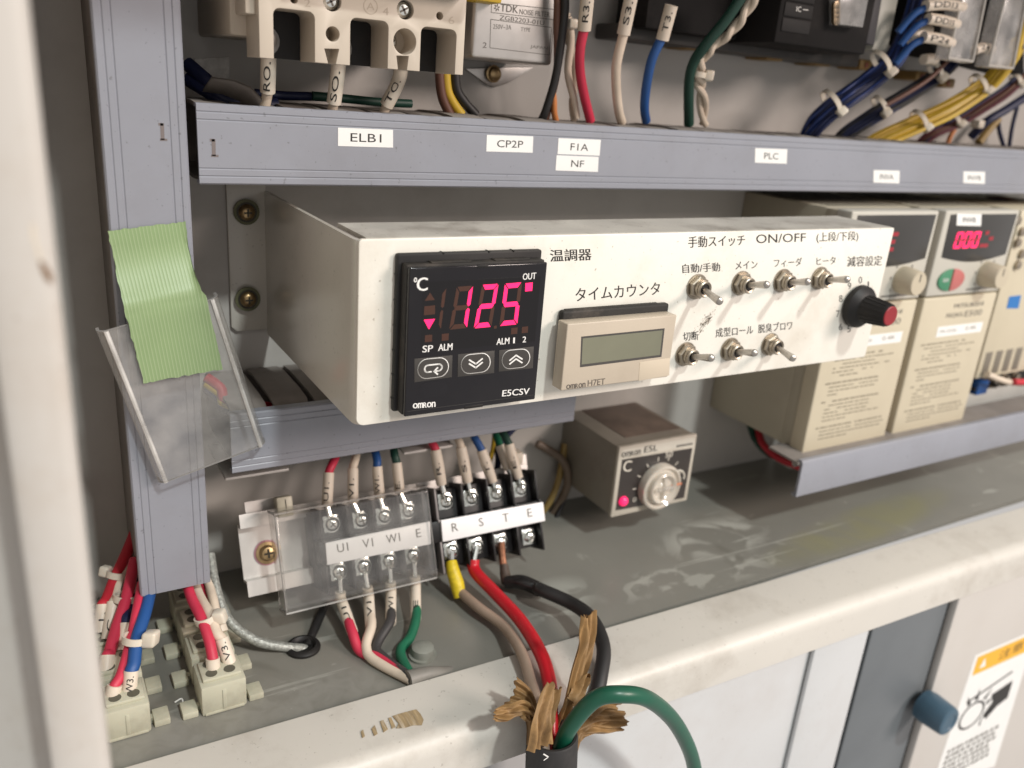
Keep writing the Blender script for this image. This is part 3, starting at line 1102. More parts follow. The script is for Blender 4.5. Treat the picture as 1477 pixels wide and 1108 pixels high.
def key(corners, inner, sym):
    tl, tr, bl, br = [ep.p(*k) for k in c6(*corners)]
    mb = MB()
    mb.slab([tl + Vector((0, -.12, 0)), tr + Vector((0, -.12, 0)), br + Vector((0, -.12, 0)), bl + Vector((0, -.12, 0))], (0, -1, 0), 0.3, 0.05)
    f = quadmap(*[ep.p(*k, 0.42) for k in c6(*inner)])
    f0 = quadmap(*[ep.p(*k, 0.10) for k in c6(*inner)])
    st_ = stadium()
    n = len(st_)
    cen = (.5, .5)
    sc_ = lambda k, q: (cen[0] + (q[0] - .5) * (1 - (1 - k) * 0.65), cen[1] + (q[1] - .5) * k)
    mb.add([f0(*q) for q in st_] + [f(*sc_(.92, q)) for q in st_], [(i, (i + 1) % n, (i + 1) % n + n, i + n) for i in range(n)] + [tuple(range(n, 2 * n))])
    ko = mb.build('key', KEYM, ct)
    fh = quadmap(*[ep.p(*k, 0.47) for k in c6(*inner)])
    fl = quadmap(*[ep.p(*k, 0.19) for k in c6(*inner)])
    mb = MB()
    mb.add([fl(*sc_(1.0, q)) + Vector((0, -.02, 0)) for q in st_] + [fh(*sc_(.93, q)) for q in st_], [(i, (i + 1) % n, (i + 1) % n + n, i + n) for i in range(n)])

    def stroke(P, w, closed=False):
        wx, wy = w, w * 1.35
        for i in range(len(P) - 1):
            (x0, y0), (x1, y1) = P[i], P[i + 1]
            dx, dy = (x1 - x0), (y1 - y0) / 1.35
            L = math.hypot(dx, dy) or 1
            nx, ny = -dy / L * wx, dx / L * wy
            exx, eyy = dx / L * wx * .5, dy / L * wy * .5
            mb.add([fh(x0 - nx - exx, y0 - ny - eyy), fh(x1 - nx + exx, y1 - ny + eyy), fh(x1 + nx + exx, y1 + ny + eyy), fh(x0 + nx - exx, y0 + ny - eyy)], [(0, 1, 2, 3)])
    if sym == 'loop':
        L = [(.44, .33), (.33, .33)]
        for i in range(9):
            t = -math.pi / 2 - math.pi * i / 8
            L.append((.33 + .10 * math.cos(t), .50 + .17 * math.sin(t)))
        L.append((.66, .67))
        for i in range(9):
            t = math.pi / 2 - math.pi * i / 8
            L.append((.66 + .12 * math.cos(t), .50 + .17 * math.sin(t)))
        L.append((.56, .33))
        stroke(L, .026)
        stroke([(.64, .50), (.53, .33), (.64, .16)], .026)
    else:
        for dy in (.38, .57) if sym == 'up' else (.40, .59):
            if sym == 'up':
                stroke([(.28, dy - .12), (.5, dy + .12), (.72, dy - .12)], .026)
            else:
                stroke([(.28, dy + .12), (.5, dy - .12), (.72, dy + .12)], .026)
    mb.build('symbol', WHITE_INK, ko, smooth_deg=0)


key(((372, 720), (546, 704), (372, 828), (543, 804)), ((386, 724), (530, 710), (386, 818), (530, 799)), 'loop')
key(((571, 700), (738, 683), (569, 803), (736, 785)), ((585, 703), (721, 690), (584, 794), (720, 779)), 'down')
key(((759, 681), (917, 664), (756, 779), (913, 763)), ((772, 683), (902, 671), (770, 772), (900, 757)), 'up')
mb = MB()
f = quadmap(*[ep.p(*k, 0.03) for k in c6((392, 832), (524, 820), (392, 902), (522, 884))])
st_ = stadium()
n = len(st_)
mb.add([f(*q) for q in st_] + [f(.5 + (q[0] - .5) * .86, .5 + (q[1] - .5) * .80) + Vector((0, -.12, 0)) for q in st_], [(i, (i + 1) % n, (i + 1) % n + n, i + n) for i in range(n)] + [tuple(range(n, 2 * n))])
mb.build('blank_key', BLACK_GLOSS, ct)

# ------------------------------------------------------------------ time counter
HY = -8.4
hp = yplane(HY)
q = [hp.p(*k) for k in c7((95, 460), (535, 422), (505, 665), (90, 720))]
hx0, hx1 = (q[0].x + q[3].x) / 2, (q[1].x + q[2].x) / 2
hz0, hz1 = min(q[2].z, q[3].z) - 0.1, (q[0].z + q[1].z) / 2
BEIGE = mat('beige_instrument_plastic', (0.50, 0.43, 0.34), 0.42, var=0.05, vscale=40, dirt=0.2, dscale=40, dirtcol=(0.36, 0.29, 0.21), bump=0.15, bscale=1500)
hc = thing('time_counter', 'beige rectangular counter with a blank grey display in the switch box', 'counter', ((hx0 + hx1) / 2, 0, hz0))
gx0 = pan.p(*c7((50, 600))[0]).x
mb = MB()
mb.box(gx0, hx1 + 0.6, -3.0, -0.02, hz0 + 0.6, hz1 + 2.9, 0.9, 3)
mb.box(hx0 + 3, hx1 - 4, -2.2, -0.5, hz1 + 2.2, hz1 + 3.2, 0.4)
mb.build('gasket', BLACK_DUSTY, hc)
mb = MB()
mb.box(hx0, hx1, HY, -2.4, hz0, hz1, 0.45, 3)
mb.build('case', BEIGE, hc)
q = [hp.p(*k, 0.06) for k in c7((160, 508), (489, 475), (476, 588), (155, 629))]
mb = MB()
DARKR = mat('display_recess', (0.06, 0.055, 0.05), 0.5)
mb.slab(q, (0, -1, 0), 0.2, 0.0, mi=1)
q = [hp.p(*k, 0.09) for k in c7((166, 515), (481, 483), (470, 580), (161, 618))]
mb.slab(q, (0, -1, 0), 0.1, 0.0)
mb.build('display', [mat('lcd_glass', (0.19, 0.19, 0.135), 0.14, var=0.1, vscale=40, dirt=0.2, dscale=50, dirtcol=(0.13, 0.13, 0.10)), DARKR], hc)
q = [hp.p(*k, 0.12) for k in c7((391, 609), (511, 592), (507, 661), (386, 683))]
MB().slab(q, (0, -1, 0), 0.3, 0.1).build('button_cover', mat('beige_button_plastic', (0.56, 0.48, 0.37), 0.45, bump=0.15, bscale=1500), hc)
mb = MB()
x = 101
for ch, w in (('o', 18), ('m', 19), ('R', 14), ('o', 17), ('n', 14)):
    b_ = 716 - (x - 101) * 0.115
    write_px(mb, ch, hp, *c7((x, b_), (x + w - 3, b_ - .115 * w), (x + 0.5, b_ - 18)), 0.06, 0, 0.07)
    x += w - 1
write_px(mb, 'H7ET', hp, *c7((185, 704), (253, 696), (186, 680)), 0.06, 0, 0.03)
mb.build('printed_legend', mat('brown_grey_print', (0.10, 0.085, 0.07), 0.6), hc)

# ------------------------------------------------------------------ toggle switches
SW = [((628, 315), (708, 371), 'toggle switch with lever down, upper row, nearest the counter'),
      ((803, 301), (894, 303), 'toggle switch with lever up, second in the upper row, under メイン'),
      ((966, 291), (1056, 291), 'toggle switch with lever up, third in the upper row, under フィーダ'),
      ((1113, 281), (1212, 282), 'toggle switch with lever up, last in the upper row, under ヒータ'),
      ((582, 582), (676, 592), 'toggle switch with lever up, lower row, under 切断 near the grime smear'),
      ((758, 563), (846, 572), 'toggle switch with lever up, middle of the lower row, under 成型ロール'),
      ((917, 543), (997, 595), 'toggle switch with lever down, last in the lower row, under 脱臭ブロワ')]
for (nc, tc_, lb) in SW:
    n0 = pan.p(*c7(nc)[0], 2.0)
    tip = PY(*c7(tc_)[0], -18.5)
    n0.y = 0
    t = thing('toggle_switch', lb, 'switch', n0, 'toggle switches on the cream face')
    MB().lathe(n0, (0, -1, 0), [(0.02, 4.9), (0.5, 4.9), (0.55, 4.0)], 24).build('washer', NUT, t)
    a0 = random.uniform(0, 1)
    mb = MB()
    mb.lathe(n0, (0, -1, 0), [(0.5, 4.1), (0.7, 4.45), (2.2, 4.45), (2.6, 4.0), (2.6, 3.2)], 6, up=(math.cos(a0), 0, math.sin(a0)))
    mb.build('nut', NUT, t, smooth_deg=20)
    mb = MB()
    mb.lathe(n0, (0, -1, 0), [(2.4, 3.2), (4.0, 3.2), (4.1, 2.95), (4.4, 3.2), (5.0, 3.1), (5.3, 2.7), (5.0, 2.1), (3.0, 1.8)], 24)
    mb.build('bushing', NUT, t)
    MB().lathe(n0 + Vector((0, -4.6, 0)), (0, -1, 0), [(0, 2.1), (0.1, 2.1)], 16).build('boot', BLACK, t)
    b0 = n0 + Vector((0, -3.4, 0))
    ax = (tip - b0).normalized()
    L = (tip - b0).length
    MB().lathe(b0, ax, [(0, 1.05), (L * .55, 1.25), (L - 1.2, 1.5), (L - .4, 1.38), (L, 0.95), (L + .15, 0.3)], 18).build('lever', STEEL, t)

# ------------------------------------------------------------------ rotary knob
kb = PY(1288, 457, -19)
t = thing('rotary_knob', 'black rotary knob with a red cap at the right of the switch box', 'knob', (kb.x, 0, kb.z))
mb = MB()
mb.lathe((kb.x, 0, kb.z), (0, -1, 0), [(0.5, 9.2), (1.0, 9.6), (3.2, 9.3), (5.0, 7.6), (5.8, 6.2), (6.6, 5.9), (16.8, 4.9), (17.6, 4.5), (17.7, 3.9)], 48)
for i in range(18):
    a = i * math.pi / 9
    c, s_ = math.cos(a), math.sin(a)
    mb.tube([(kb.x + 6.0 * c, -6.6, kb.z + 6.0 * s_), (kb.x + 4.95 * c, -16.6, kb.z + 4.95 * s_)], 0.22, 6, 1)
mb.build('body', BLACK, t)
MB().lathe((kb.x, -17.5, kb.z), (0, -1, 0), [(0, 4.3), (0.35, 4.25), (0.6, 3.9), (0.62, 0.1)], 36).build('cap', mat('red_cap_plastic', (0.27, 0.015, 0.022), 0.45, var=0.1, vscale=100, speck=0.3), t)
# ================================================================== terminal blocks on their tilted rail
UU = Vector((0, 15, 37)).normalized()
NN = Vector((0, -UU.z, UU.y))
TBO = Vector((0, 45, -95))
TBP = Plane(TBO, NN)
TM = Matrix(((1, 0, 0, 0), (0, -NN.y, UU.y, TBO.y), (0, -NN.z, UU.z, TBO.z), (0, 0, 0, 1)))   # local: x, depth, up
TI = TM.inverted()


def tb(u, v, d=0.0):
    return TI @ TBP.p(u, v, -d)


def tbw(u, v, d=0.0):
    return TBP.p(u, v, -d)


cA = lambda *L: zm(L, 330, 620, 2.954)
RAIL = mat('zinc_rail', (0.62, 0.59, 0.56), 0.42, metal=0.35, var=0.1, vscale=80, dirt=0.25, dscale=60, dirtcol=(0.45, 0.40, 0.33))
STRIP = mat('marking_strip', (0.80, 0.79, 0.79), 0.4, var=0.03, vscale=60)
TBB = mat('terminal_black', (0.012, 0.0115, 0.012), 0.42, spec=0.35, var=0.3, vscale=60, dirt=0.3, dscale=90, dirtcol=(0.07, 0.06, 0.055))
TBGREY = mat('terminal_side_grey', (0.20, 0.18, 0.175), 0.35, var=0.2, vscale=80)

# ---- rail
rx0 = tb(*cA((45, 450))[0], 20).x
rail_l = tb(*cA((60, 360))[0], 17)
rail_b = tb(*cA((95, 710))[0], 17)
zt_, zb_ = rail_l.z, rail_b.z
t = thing('mounting_rail', 'bright metal rail end with a brown screw, left of the clear covered terminal block', 'rail', TM @ Vector((0, 20, zb_)))
h = zt_ - zb_
sec = [(17, zt_), (17, zt_ - h * .14), (22.5, zt_ - h * .14), (22.5, zb_ + h * .16), (17, zb_ + h * .16), (17, zb_), (16, zb_), (16, zb_ + h * .16 + 1), (21.5, zb_ + h * .16 + 1), (21.5, zt_ - h * .14 - 1), (16, zt_ - h * .14 - 1), (16, zt_)]
x1 = tb(*cA((1345, 350))[0], 8).x - 2
mb = MB(TM)
mb.sheet([[(x, d, z) for d, z in sec] for x in (rx0, x1)], 0, closed=True)
mb.build('rail', RAIL, t)
sp = tb(*cA((165, 525))[0], 20)
mb = MB(TM)
mb.lathe((sp.x, 21.4, sp.z), (0, -1, 0), [(0, 5.2), (0.5, 5.2), (0.5, 4.6)], 24, mi=1)
mb.lathe((sp.x, 20.8, sp.z), (0, -1, 0), [(0, 4.6), (0.5, 4.6), (0.6, 3.3), (1.5, 3.2), (2.6, 2.5), (2.9, 1.2), (2.95, 0.1)], 24)
mb.box(sp.x - 0.4, sp.x + 0.4, 17.6, 18.2, sp.z - 1.8, sp.z + 1.8, mi=2)
mb.box(sp.x - 1.8, sp.x + 1.8, 17.62, 18.2, sp.z - 0.4, sp.z + 0.4, mi=2)
mb.build('screw', [BRASS, mat('pink_washer', (0.45, 0.22, 0.26), 0.4, metal=0.4), DKWASH], t)
tp = tb(*cA((238, 310))[0], 14)
mb = MB(TM)
mb.box(tp.x - 3.2, tp.x + 3.4, 14, 20, tp.z - 6, tp.z + 2.4, 0.8)
mb.box(tp.x + 0.2, tp.x + 0.6, 13.9, 15, tp.z - 2.0, tp.z + 1.2, mi=1)
mb.build('end_stop', [mat('end_stop_nylon', (0.60, 0.57, 0.45), 0.45, var=0.2, vscale=150), DKWASH], t)
mb = MB(TM)
for xx in (rx0 + 4, x1 - 8):
    MB(TM).box(xx, xx + 12, 22.6, 24, zb_ + 4, zt_ + 4).build('bracket', RAIL, t)

# ---- the two blocks
S1T = [cA(k)[0] for k in ((440, 402), (565, 385), (663, 368), (765, 345))]
S1B = [cA(k)[0] for k in ((470, 605), (575, 582), (683, 558), (785, 535))]
S2T = [cA(k)[0] for k in ((926, 305), (1034, 290), (1140, 272), (1245, 252))]
S2B = [cA(k)[0] for k in ((950, 515), (1056, 497), (1160, 478), (1282, 456))]
SD = 8.0


def plus_screw(mb, c, r=2.9):
    mb.lathe((c.x, SD + 1.2, c.z), (0, -1, 0), [(0, r * 1.25), (0.7, r * 1.25), (0.75, r), (2.0, r), (2.8, r * .72), (3.0, r * .35), (3.0, 0.1)], 16)
    a = random.uniform(0, 1.5)
    ca, sa = math.cos(a), math.sin(a)
    for (p, q) in ((ca, sa), (-sa, ca)):
        e, f = Vector((p, 0, q)), Vector((-q, 0, p))
        cc = Vector((c.x, SD - 1.9, c.z))
        P = [cc + e * r * .55 + f * .28, cc - e * r * .55 + f * .28, cc - e * r * .55 - f * .28, cc + e * r * .55 - f * .28]
        mb.add(P + [k + Vector((0, 1.0, 0)) for k in P], [(0, 1, 2, 3), (0, 1, 5, 4), (1, 2, 6, 5), (2, 3, 7, 6), (3, 0, 4, 7)], 1)


def term_block(label, tops, bots, xl, xr, strip_px, texts, side_grey):
    T = [tb(*k, SD) for k in tops]
    Bq = [tb(*k, SD) for k in bots]
    u_t = sum(k.z for k in T) / 4
    u_b = sum(k.z for k in Bq) / 4
    zb0, zt0 = u_b - 6.5, u_t + 6.5
    t = thing('terminal_block', label, 'terminal block', TM @ Vector(((xl + xr) / 2, 12, zb0)))
    mid = (u_t + u_b) / 2
    mb = MB(TM)
    mb.box(xl, xr, SD + 1.2, 20.5, zb0 + .5, zt0 - .5, 0.4)
    mb.box(xl + .2, xr - .2, 3.4, SD + 2, mid - 4.6, mid + 4.6, 0.4)
    mb.build('base', TBB, t)
    pitch = (T[3].x - T[0].x) / 3
    p2 = (Bq[3].x - Bq[0].x) / 3
    for i in range(5):
        xc_ = T[0].x + pitch * (i - .5)
        xc_ = min(max(xc_, xl + .6), xr - .6)
        mb = MB(TM)
        mb.box(xc_ - .55, xc_ + .55, 4.2, 19, mid + 4.2, zt0 + 1.2, 0.3)
        mb.box(xc_ - .55, xc_ + .55, 4.2, 19, zb0 - 1.2, mid - 4.2, 0.3)
        mb.box(xc_ - .8, xc_ + .8, 2.6, 6, mid + 3.9, mid + 5.2, 0.3)
        mb.build('barrier', TBGREY if (i == 0 and side_grey) else TBB, t)
    for k in T + Bq:
        mb = MB(TM)
        mb.box(k.x - 3.4, k.x + 3.4, SD + 0.9, SD + 1.6, k.z - 3.6, k.z + 3.6, 0.2)
        plus_screw(mb, k)
        mb.build('screw', [ZINC, DKWASH], t)
    q = [tb(*k, 2.0) for k in strip_px]
    mb = MB(TM)
    mb.slab(q, (0, -1, 0), 1.4, 0.15)
    so = mb.build('marking_strip', STRIP, t)
    mb = MB()
    for s, c, hpx in texts:
        p0_ = cA(c)[0]
        asp = glyphs(s)[2]
        hh = hpx / 2.954
        w = hh * min(asp, 1.7) * .95
        dx, dy = w / 2, -w / 2 * .19
        write(mb, s, tbw(p0_[0] - dx + .8, p0_[1] - dy + hh / 2, 1.93), tbw(p0_[0] + dx + .8, p0_[1] + dy + hh / 2, 1.93), tbw(p0_[0] - dx - .8, p0_[1] - dy - hh / 2, 1.93), 0, 0.04)
    mb.build('printed_marking', INK_SOFT, so)
    return t, zb0, zt0


xl1 = tb(*cA((375, 560))[0], SD).x
xm = tb(*cA((868, 500))[0], 4).x
xr2 = tb(*cA((1338, 440))[0], 5).x
tA, zA0, zA1 = term_block('terminal block under a clear cover, strip marked U1 V1 W1 E', S1T, S1B, xl1, xm - .4,
                cA((412, 483), (857, 391), (862, 487), (420, 577)), [('U1', (485, 502), 36), ('V1', (592, 483), 36), ('W1', (700, 462), 36), ('E', (808, 440), 36)], False)
tB, zB0, zB1 = term_block('uncovered black terminal block with a white strip marked R S T E', S2T, S2B, xm + .2, xr2,
                cA((905, 386), (1339, 308), (1349, 388), (913, 478)), [('R', (963, 415), 35), ('S', (1075, 393), 35), ('T', (1180, 374), 35), ('E', (1282, 353), 35)], True)
cl = tb(*cA((215, 560))[0], 2)
crr = tb(*cA((868, 450))[0], 0)
ct_ = tb(*cA((520, 300))[0], 0).z
cb_ = tb(*cA((560, 715))[0], 0).z


def cover_section(zb_, zt_, r, dep, th):
    P = []
    for off in (0.0, th):
        Q = [(dep, zb_ + off)]
        for i in range(7):
            a = i / 6 * math.pi / 2
            Q.append((r - (r - off) * math.sin(a), zb_ + r - (r - off) * math.cos(a)))
        for i in range(7):
            a = i / 6 * math.pi / 2
            Q.append((r - (r - off) * math.cos(a), zt_ - r + (r - off) * math.sin(a)))
        Q.append((dep, zt_ - off))
        P.append(Q)
    return P[0] + P[1][::-1]


sec = cover_section(cb_ - 0.5, ct_ + 0.5, 3.0, 12.0, 1.1)
mb = MB(TM)
mb.sheet([[(x, d, z) for d, z in sec] for x in (cl.x, crr.x)], 0, closed=True)
cv = mb.build('cover', CLEAR, tA)
CE = clear_plastic('cover_glint', (0.95, 0.95, 0.945), 0.12, 0.22)
for z_ in (cb_ + .35, ct_ - .35):
    MB(TM).tube([(x, .75, z_) for x in (cl.x, (cl.x + crr.x) / 2, crr.x)], .42, 8, 4).build('glint_bead', CE, cv)  # added milky tubes imitating the bright glint along the cover corners
for x in (cl.x - .05, crr.x + .05):
    MB(TM).sheet([[(x + k, d, z) for d, z in sec] for k in (-.06, .06)], 0, closed=True).build('cut_edge', mat('frosted_cut_edge', (0.30, 0.29, 0.28), 0.35), cv)
mb = MB(TM)
for x in (cl.x + .1,):
    mb.box(x, x + 1.0, 1.0, 12, cb_ + 1.2, ct_ - 1.2, 0.2)
mb.build('end_wall', CLEAR, tA)

# ---- wires into the blocks
SLV_G = 'marker sleeved wires at the terminal blocks'


def wire(label, pts, r, m, cat='wire', group=None, n=12):
    o = MB().tube(pts, r, n).build('wire', m, None)
    return tag(o, label, cat, group)


def marked_wire(label, pts, r, m, sleeve, sr, text, trange=(0.2, 0.8), facing=None, flip=False, group=None, ts=1.0, end=None, txt_m=None, thgt=None):
    """wire along pts, with a pale marker sleeve along the point list `sleeve` carrying text; end = list of lug points"""
    mb = MB()
    mb.tube(pts, r, 12)
    o = mb.build('wire', m, None)
    tag(o, label, 'wire', group)
    so = MB().tube(sleeve, sr, 16, 5).build('marker_sleeve', SLEEVE, o)
    if text:
        mb = MB()
        f = facing or (CAM - Vector(sleeve[0]))
        write_tube(mb, text, sleeve, sr if not isinstance(sr, list) else max(sr), trange[0], trange[1], f, thgt or sr * ts, roll=0.25)
        mb.build('printed_marking', txt_m or INK, so)
    if end:
        mb = MB()
        mb.tube(end[:2], 1.3, 10, 1)
        if len(end) > 2:
            mb.tube(end[1:], [1.0, 1.6], 8, 1, flat=0.4)
        mb.build('lug', ZINC, o)
    return o


c5 = lambda *L: zm(L, 460, 610, 7.385)
up1 = [(((105, 535), (85, 885)), ((180, 360), (140, 450)), W_PINK, 'U1.', 'red wire with U1 sleeve entering the covered block from above'),
       (((362, 490), (362, 850)), ((400, 330), (380, 420)), W_WHITE, 'V1.', 'ivory wire with V1 sleeve entering the covered block from above'),
       (((620, 470), (648, 800)), ((600, 300), (612, 400)), W_BLUE, 'W1.', 'blue wire with W1 sleeve entering the covered block from above'),
       (((828, 430), (862, 745)), ((795, 260), (812, 350)), W_DKGREEN, 'E.', 'dark green wire with E sleeve entering the covered block from above')]
for (s, w, m, tx, lb), sc_ in zip(up1, S1T):
    a, b = c5(*s)
    w0, w1 = c5(*w)
    pa, pb = PY(*a, 71.5), tbw(*b, 8.5)
    ps = tbw(*sc_, 7.5)
    marked_wire(lb, [PY(w0[0], w0[1] - 10, 84), PY(*w0, 77), PY(*w1, 73), pa, pa + (pb - pa) * .5], 1.75, m, [pa + (pa - pb) * .02, pa.lerp(pb, .5), pb], 2.25, tx,
                (0.84, 0.28) if len(tx) > 2 else (0.85, 0.6), facing=(-0.25, -1, 0.25), group=SLV_G, thgt=2.0, end=[pb, pb.lerp(ps, .55), ps])
cR = lambda *L: zm(L, 580, 600, 4.26)
up2 = [(((205, 205), (242, 420)), (160, 120), W_PINK, 'R.', 'red wire with R sleeve at the top of the uncovered block', 'f'),
       (((362, 190), (402, 405)), (330, 100), W_WHITE, 'S.', 'ivory wire with S sleeve at the top of the uncovered block', 'f'),
       (((487, 208), (556, 405)), (430, 100), W_BLUE, 'T.', 'blue wire with T sleeve at the top of the uncovered block', 'f'),
       (((655, 170), (714, 380)), (610, 80), W_DKGREEN, 'E.', 'dark green wire with E sleeve, front one at the last upper screw', 'f')]
for (s, w, m, tx, lb, _), sc_ in zip(up2, S2T):
    a, b = cR(*s)
    w0 = cR(w)[0]
    pa, pb = PY(*a, 70), tbw(*b, 8.0)
    ps = tbw(*sc_, 6.5)
    marked_wire(lb, [PY(w0[0], w0[1] - 14, 84), PY(*w0, 76), pa, pa.lerp(pb, .5)], 1.8, m, [pa, pa.lerp(pb, .45), pb], [2.25, 2.6, 2.3], None, group=SLV_G, end=[pb, pb.lerp(ps, .5), ps])
    mb = MB()
    write_tube(mb, tx, [pa, pa.lerp(pb, .45), pb], 2.6, 0.68, 0.34, None, 1.9, roll=0.1)
    so = [k for k in bpy.data.objects if k.name.startswith('marker_sleeve')]
    mb.build('printed_marking', INK, so[-1] if False else bpy.context.scene.objects[max((k.name for k in so), key=lambda nme: int(nme.split('.')[-1]) if '.' in nme else 0)])
a, b = cR((600, 180), (652, 330))
pa, pb = PY(*a, 77), tbw(*b, 13)
marked_wire('dark green wire with plain sleeve, rear one at the last upper screw', [PY(cR((560, 60))[0][0], cR((560, 60))[0][1], 86), pa, pa.lerp(pb, .5)], 1.8, W_GREEN, [pa, pb], 2.2, None, group=SLV_G, end=[pb, tbw(*S2T[3], 9)])
wire('yellow wire behind the sleeved wires of the uncovered block', [PY(*k, 90) for k in cR((575, 60), (560, 200), (530, 300), (520, 420))], 1.3, W_YEL)
wire('navy wire behind the green sleeved wires of the uncovered block', [PY(*k, 88) for k in cR((700, 60), (600, 180), (590, 290), (570, 400))], 1.6, W_NAVY)

cB = lambda *L: zm(L, 460, 820, 2.4617)
dn = [(((78, 108), (120, 228)), [(118, 225), (150, 322), (215, 388), (318, 402)], W_PINK, 'U1', 'red wire with U1 sleeve leaving the covered block downwards'),
      (((176, 92), (184, 210)), [(186, 205), (168, 280), (196, 340), (320, 398)], W_WHITE, 'V1', 'ivory wire with V1 sleeve leaving the covered block downwards'),
      (((256, 76), (255, 195)), [(252, 190), (206, 275), (228, 352), (322, 385)], mat('charcoal_pvc', (0.045, 0.042, 0.042), 0.45), 'W1', 'dark grey wire with W1 sleeve leaving the covered block downwards'),
      (((343, 55), (344, 182)), [(345, 178), (322, 285), (288, 325), (335, 385)], W_GREEN, 'E', 'green wire with E sleeve leaving the covered block downwards')]
for (s, w, m, tx, lb), sc_ in zip(dn, S1B):
    a, b = cB(*s)
    pa, pb = tbw(*a, 7), PY(*b, 34)
    ps = tbw(*sc_, 7.5)
    W4 = cB(*w)
    yy = (33.5, 26, 19, 13)
    P_ = [pa.lerp(pb, .6)] + [PY(*k, y) for k, y in zip(W4, yy)]
    P_ = [Vector((k.x, k.y, max(k.z, ZF + 2.2))) for k in P_]
    P_[-1] = PZ(*cB((330, 391))[0], ZF + 2.9) + Vector((random.uniform(-.4, .4), random.uniform(-1, 1), random.uniform(-.6, 1.0)))
    marked_wire(lb, P_, 2.0, m, [pa.lerp(ps, .25), pa, pa.lerp(pb, .5), pb], 2.25, None, group=SLV_G, end=[ps.lerp(pa, .75), ps.lerp(pa, .3), ps])
    mb = MB()
    write_tube(mb, tx, [pa, pb], 2.3, 0.78, 0.34 if len(tx) > 1 else .56, None, 2.0)
    so = [k for k in bpy.data.objects if k.name.startswith('marker_sleeve')]
    mb.build('printed_marking', INK, max(so, key=lambda k: int(k.name.split('.')[-1]) if '.' in k.name else 0))
P_ = [PZ(*k, ZF + h_) for k, h_ in zip(cB((316, 395), (350, 384), (392, 377), (440, 372), (490, 368)), (2.7, 2.5, 1.6, -0.6, -4))]
tag(MB().tube(P_, [3.4, 3.1, 2.8, 2.6, 2.6], 16).build('cable_sheath', mat('grey_cable_sheath', (0.20, 0.19, 0.17), 0.5, var=0.1, vscale=80, dirt=0.3, dscale=60)), 'grey cable sheath lying on the floor behind the sill', 'cable')
c = PZ(610, 934, ZF + 4)
t = MB().lathe((c.x, c.y, ZF), (0, 0, 1), [(0, 5.6), (1.0, 5.6), (1.2, 4.6), (4.2, 4.4), (5.0, 3.2), (5.1, 0.1)], 24)
tag(t.build('floor_bolt', mat('painted_bolt', (0.24, 0.25, 0.22), 0.4, var=0.15, vscale=100, dirt=0.4, dscale=80)), 'round grey painted bolt head on the floor beside the grey cable sheath', 'bolt')

# ---- the thick power cable hanging over the sill
cP = lambda *L: zm(L, 690, 840, 4.134)
S2Bw = [tbw(*k, 7.0) for k in S2B]
base = PY(*cP((440, 1030))[0], -44)
pc = thing('power_cable', 'thick black cable stripped to red, black, green and tan cores with brown paper filler', 'cable', base)
red = [tbw(*cA((1042, 555))[0], 6), tbw(*cA((1050, 605))[0], 4)] + [PY(*k, y) for k, y in zip(cP((100, 60), (250, 220), (370, 420), (425, 600), (430, 760), (430, 1000)), (32, 12, -10, -24, -34, -42))]
MB().tube(red, 2.75, 18).build('red_core', mat('red_core_pvc', (0.52, 0.012, 0.022), 0.32, var=0.06, vscale=60, bump=0.15, bscale=300), pc)
tan = [tbw(*cA((985, 690))[0], 3)] + [PY(*k, y) for k, y in zip(cP((0, 150), (150, 265), (260, 420), (310, 590), (360, 760), (390, 1000)), (30, 14, -6, -20, -34, -43))]
MB().tube(tan, 2.2, 16).build('tan_core', W_TAN, pc)
yt = [tbw(*cA((948, 560))[0], 7), tbw(*cA((955, 600))[0], 5.5), tbw(*cA((972, 655))[0], 4), tbw(*cA((985, 715))[0], 2.5)]
MB().tube(yt, [2.4, 2.9, 3.2, 2.6], 14, 8).build('yellow_tape', mat('yellow_tape', (0.66, 0.50, 0.015), 0.45, var=0.25, vscale=250, bump=0.8, bscale=500, stretch=(1, 1, 2.5)), pc)
MB().tube([S2Bw[0], tbw(*cA((950, 565))[0], 7)], 1.3, 10, 1).tube([S2Bw[1], tbw(*cA((1043, 560))[0], 6)], 1.3, 10, 1).build('lug', ZINC, pc)
MB().tube([tbw(*S2B[2], 6), tbw(*cA((1165, 545))[0], 6), tbw(*cA((1172, 580))[0], 5)], 1.7, 10, 2).build('bare_strand', mat('tarnished_copper', (0.36, 0.17, 0.10), 0.45, metal=0.8, var=0.5, vscale=500), pc)
ub = [tbw(*cA((1172, 575))[0], 5), tbw(*cA((1178, 620))[0], 3), PY(*cA((1185, 650))[0], 42), PY(*cA((1250, 650))[0], 36), PY(*cA((1330, 685))[0], 31)]
MB().tube(ub[:3], [1.9, 2.4, 2.6], 12, 6).build('brown_tape', mat('brown_tape', (0.085, 0.06, 0.045), 0.55, var=0.5, vscale=300, bump=0.8, bscale=600), pc)
blk = ub[2:] + [PY(*k, y) for k, y in zip(cP((370, 45), (560, 130), (680, 220), (745, 380), (735, 540), (690, 690), (560, 880), (480, 1000)), (24, 10, -4, -18, -27, -33, -39, -43))]
MB().tube(blk, 2.9, 18).build('black_core', W_BLACK, pc)
MB().tube([blk[0], blk[1], blk[2].lerp(blk[3], .2)], [2.6, 3.3, 3.2], 14).build('black_tape', mat('black_tape', (0.012, 0.011, 0.011), 0.3, var=0.3, vscale=200, bump=0.7, bscale=350), pc)
grn = [PY(*k, y) for k, y in zip(cP((470, 1100), (500, 960), (560, 840), (700, 700), (860, 665), (1020, 700), (1160, 820), (1250, 980), (1290, 1120), (1300, 1260)), (-44, -46, -49, -54, -58, -58, -54, -50, -47, -45))]
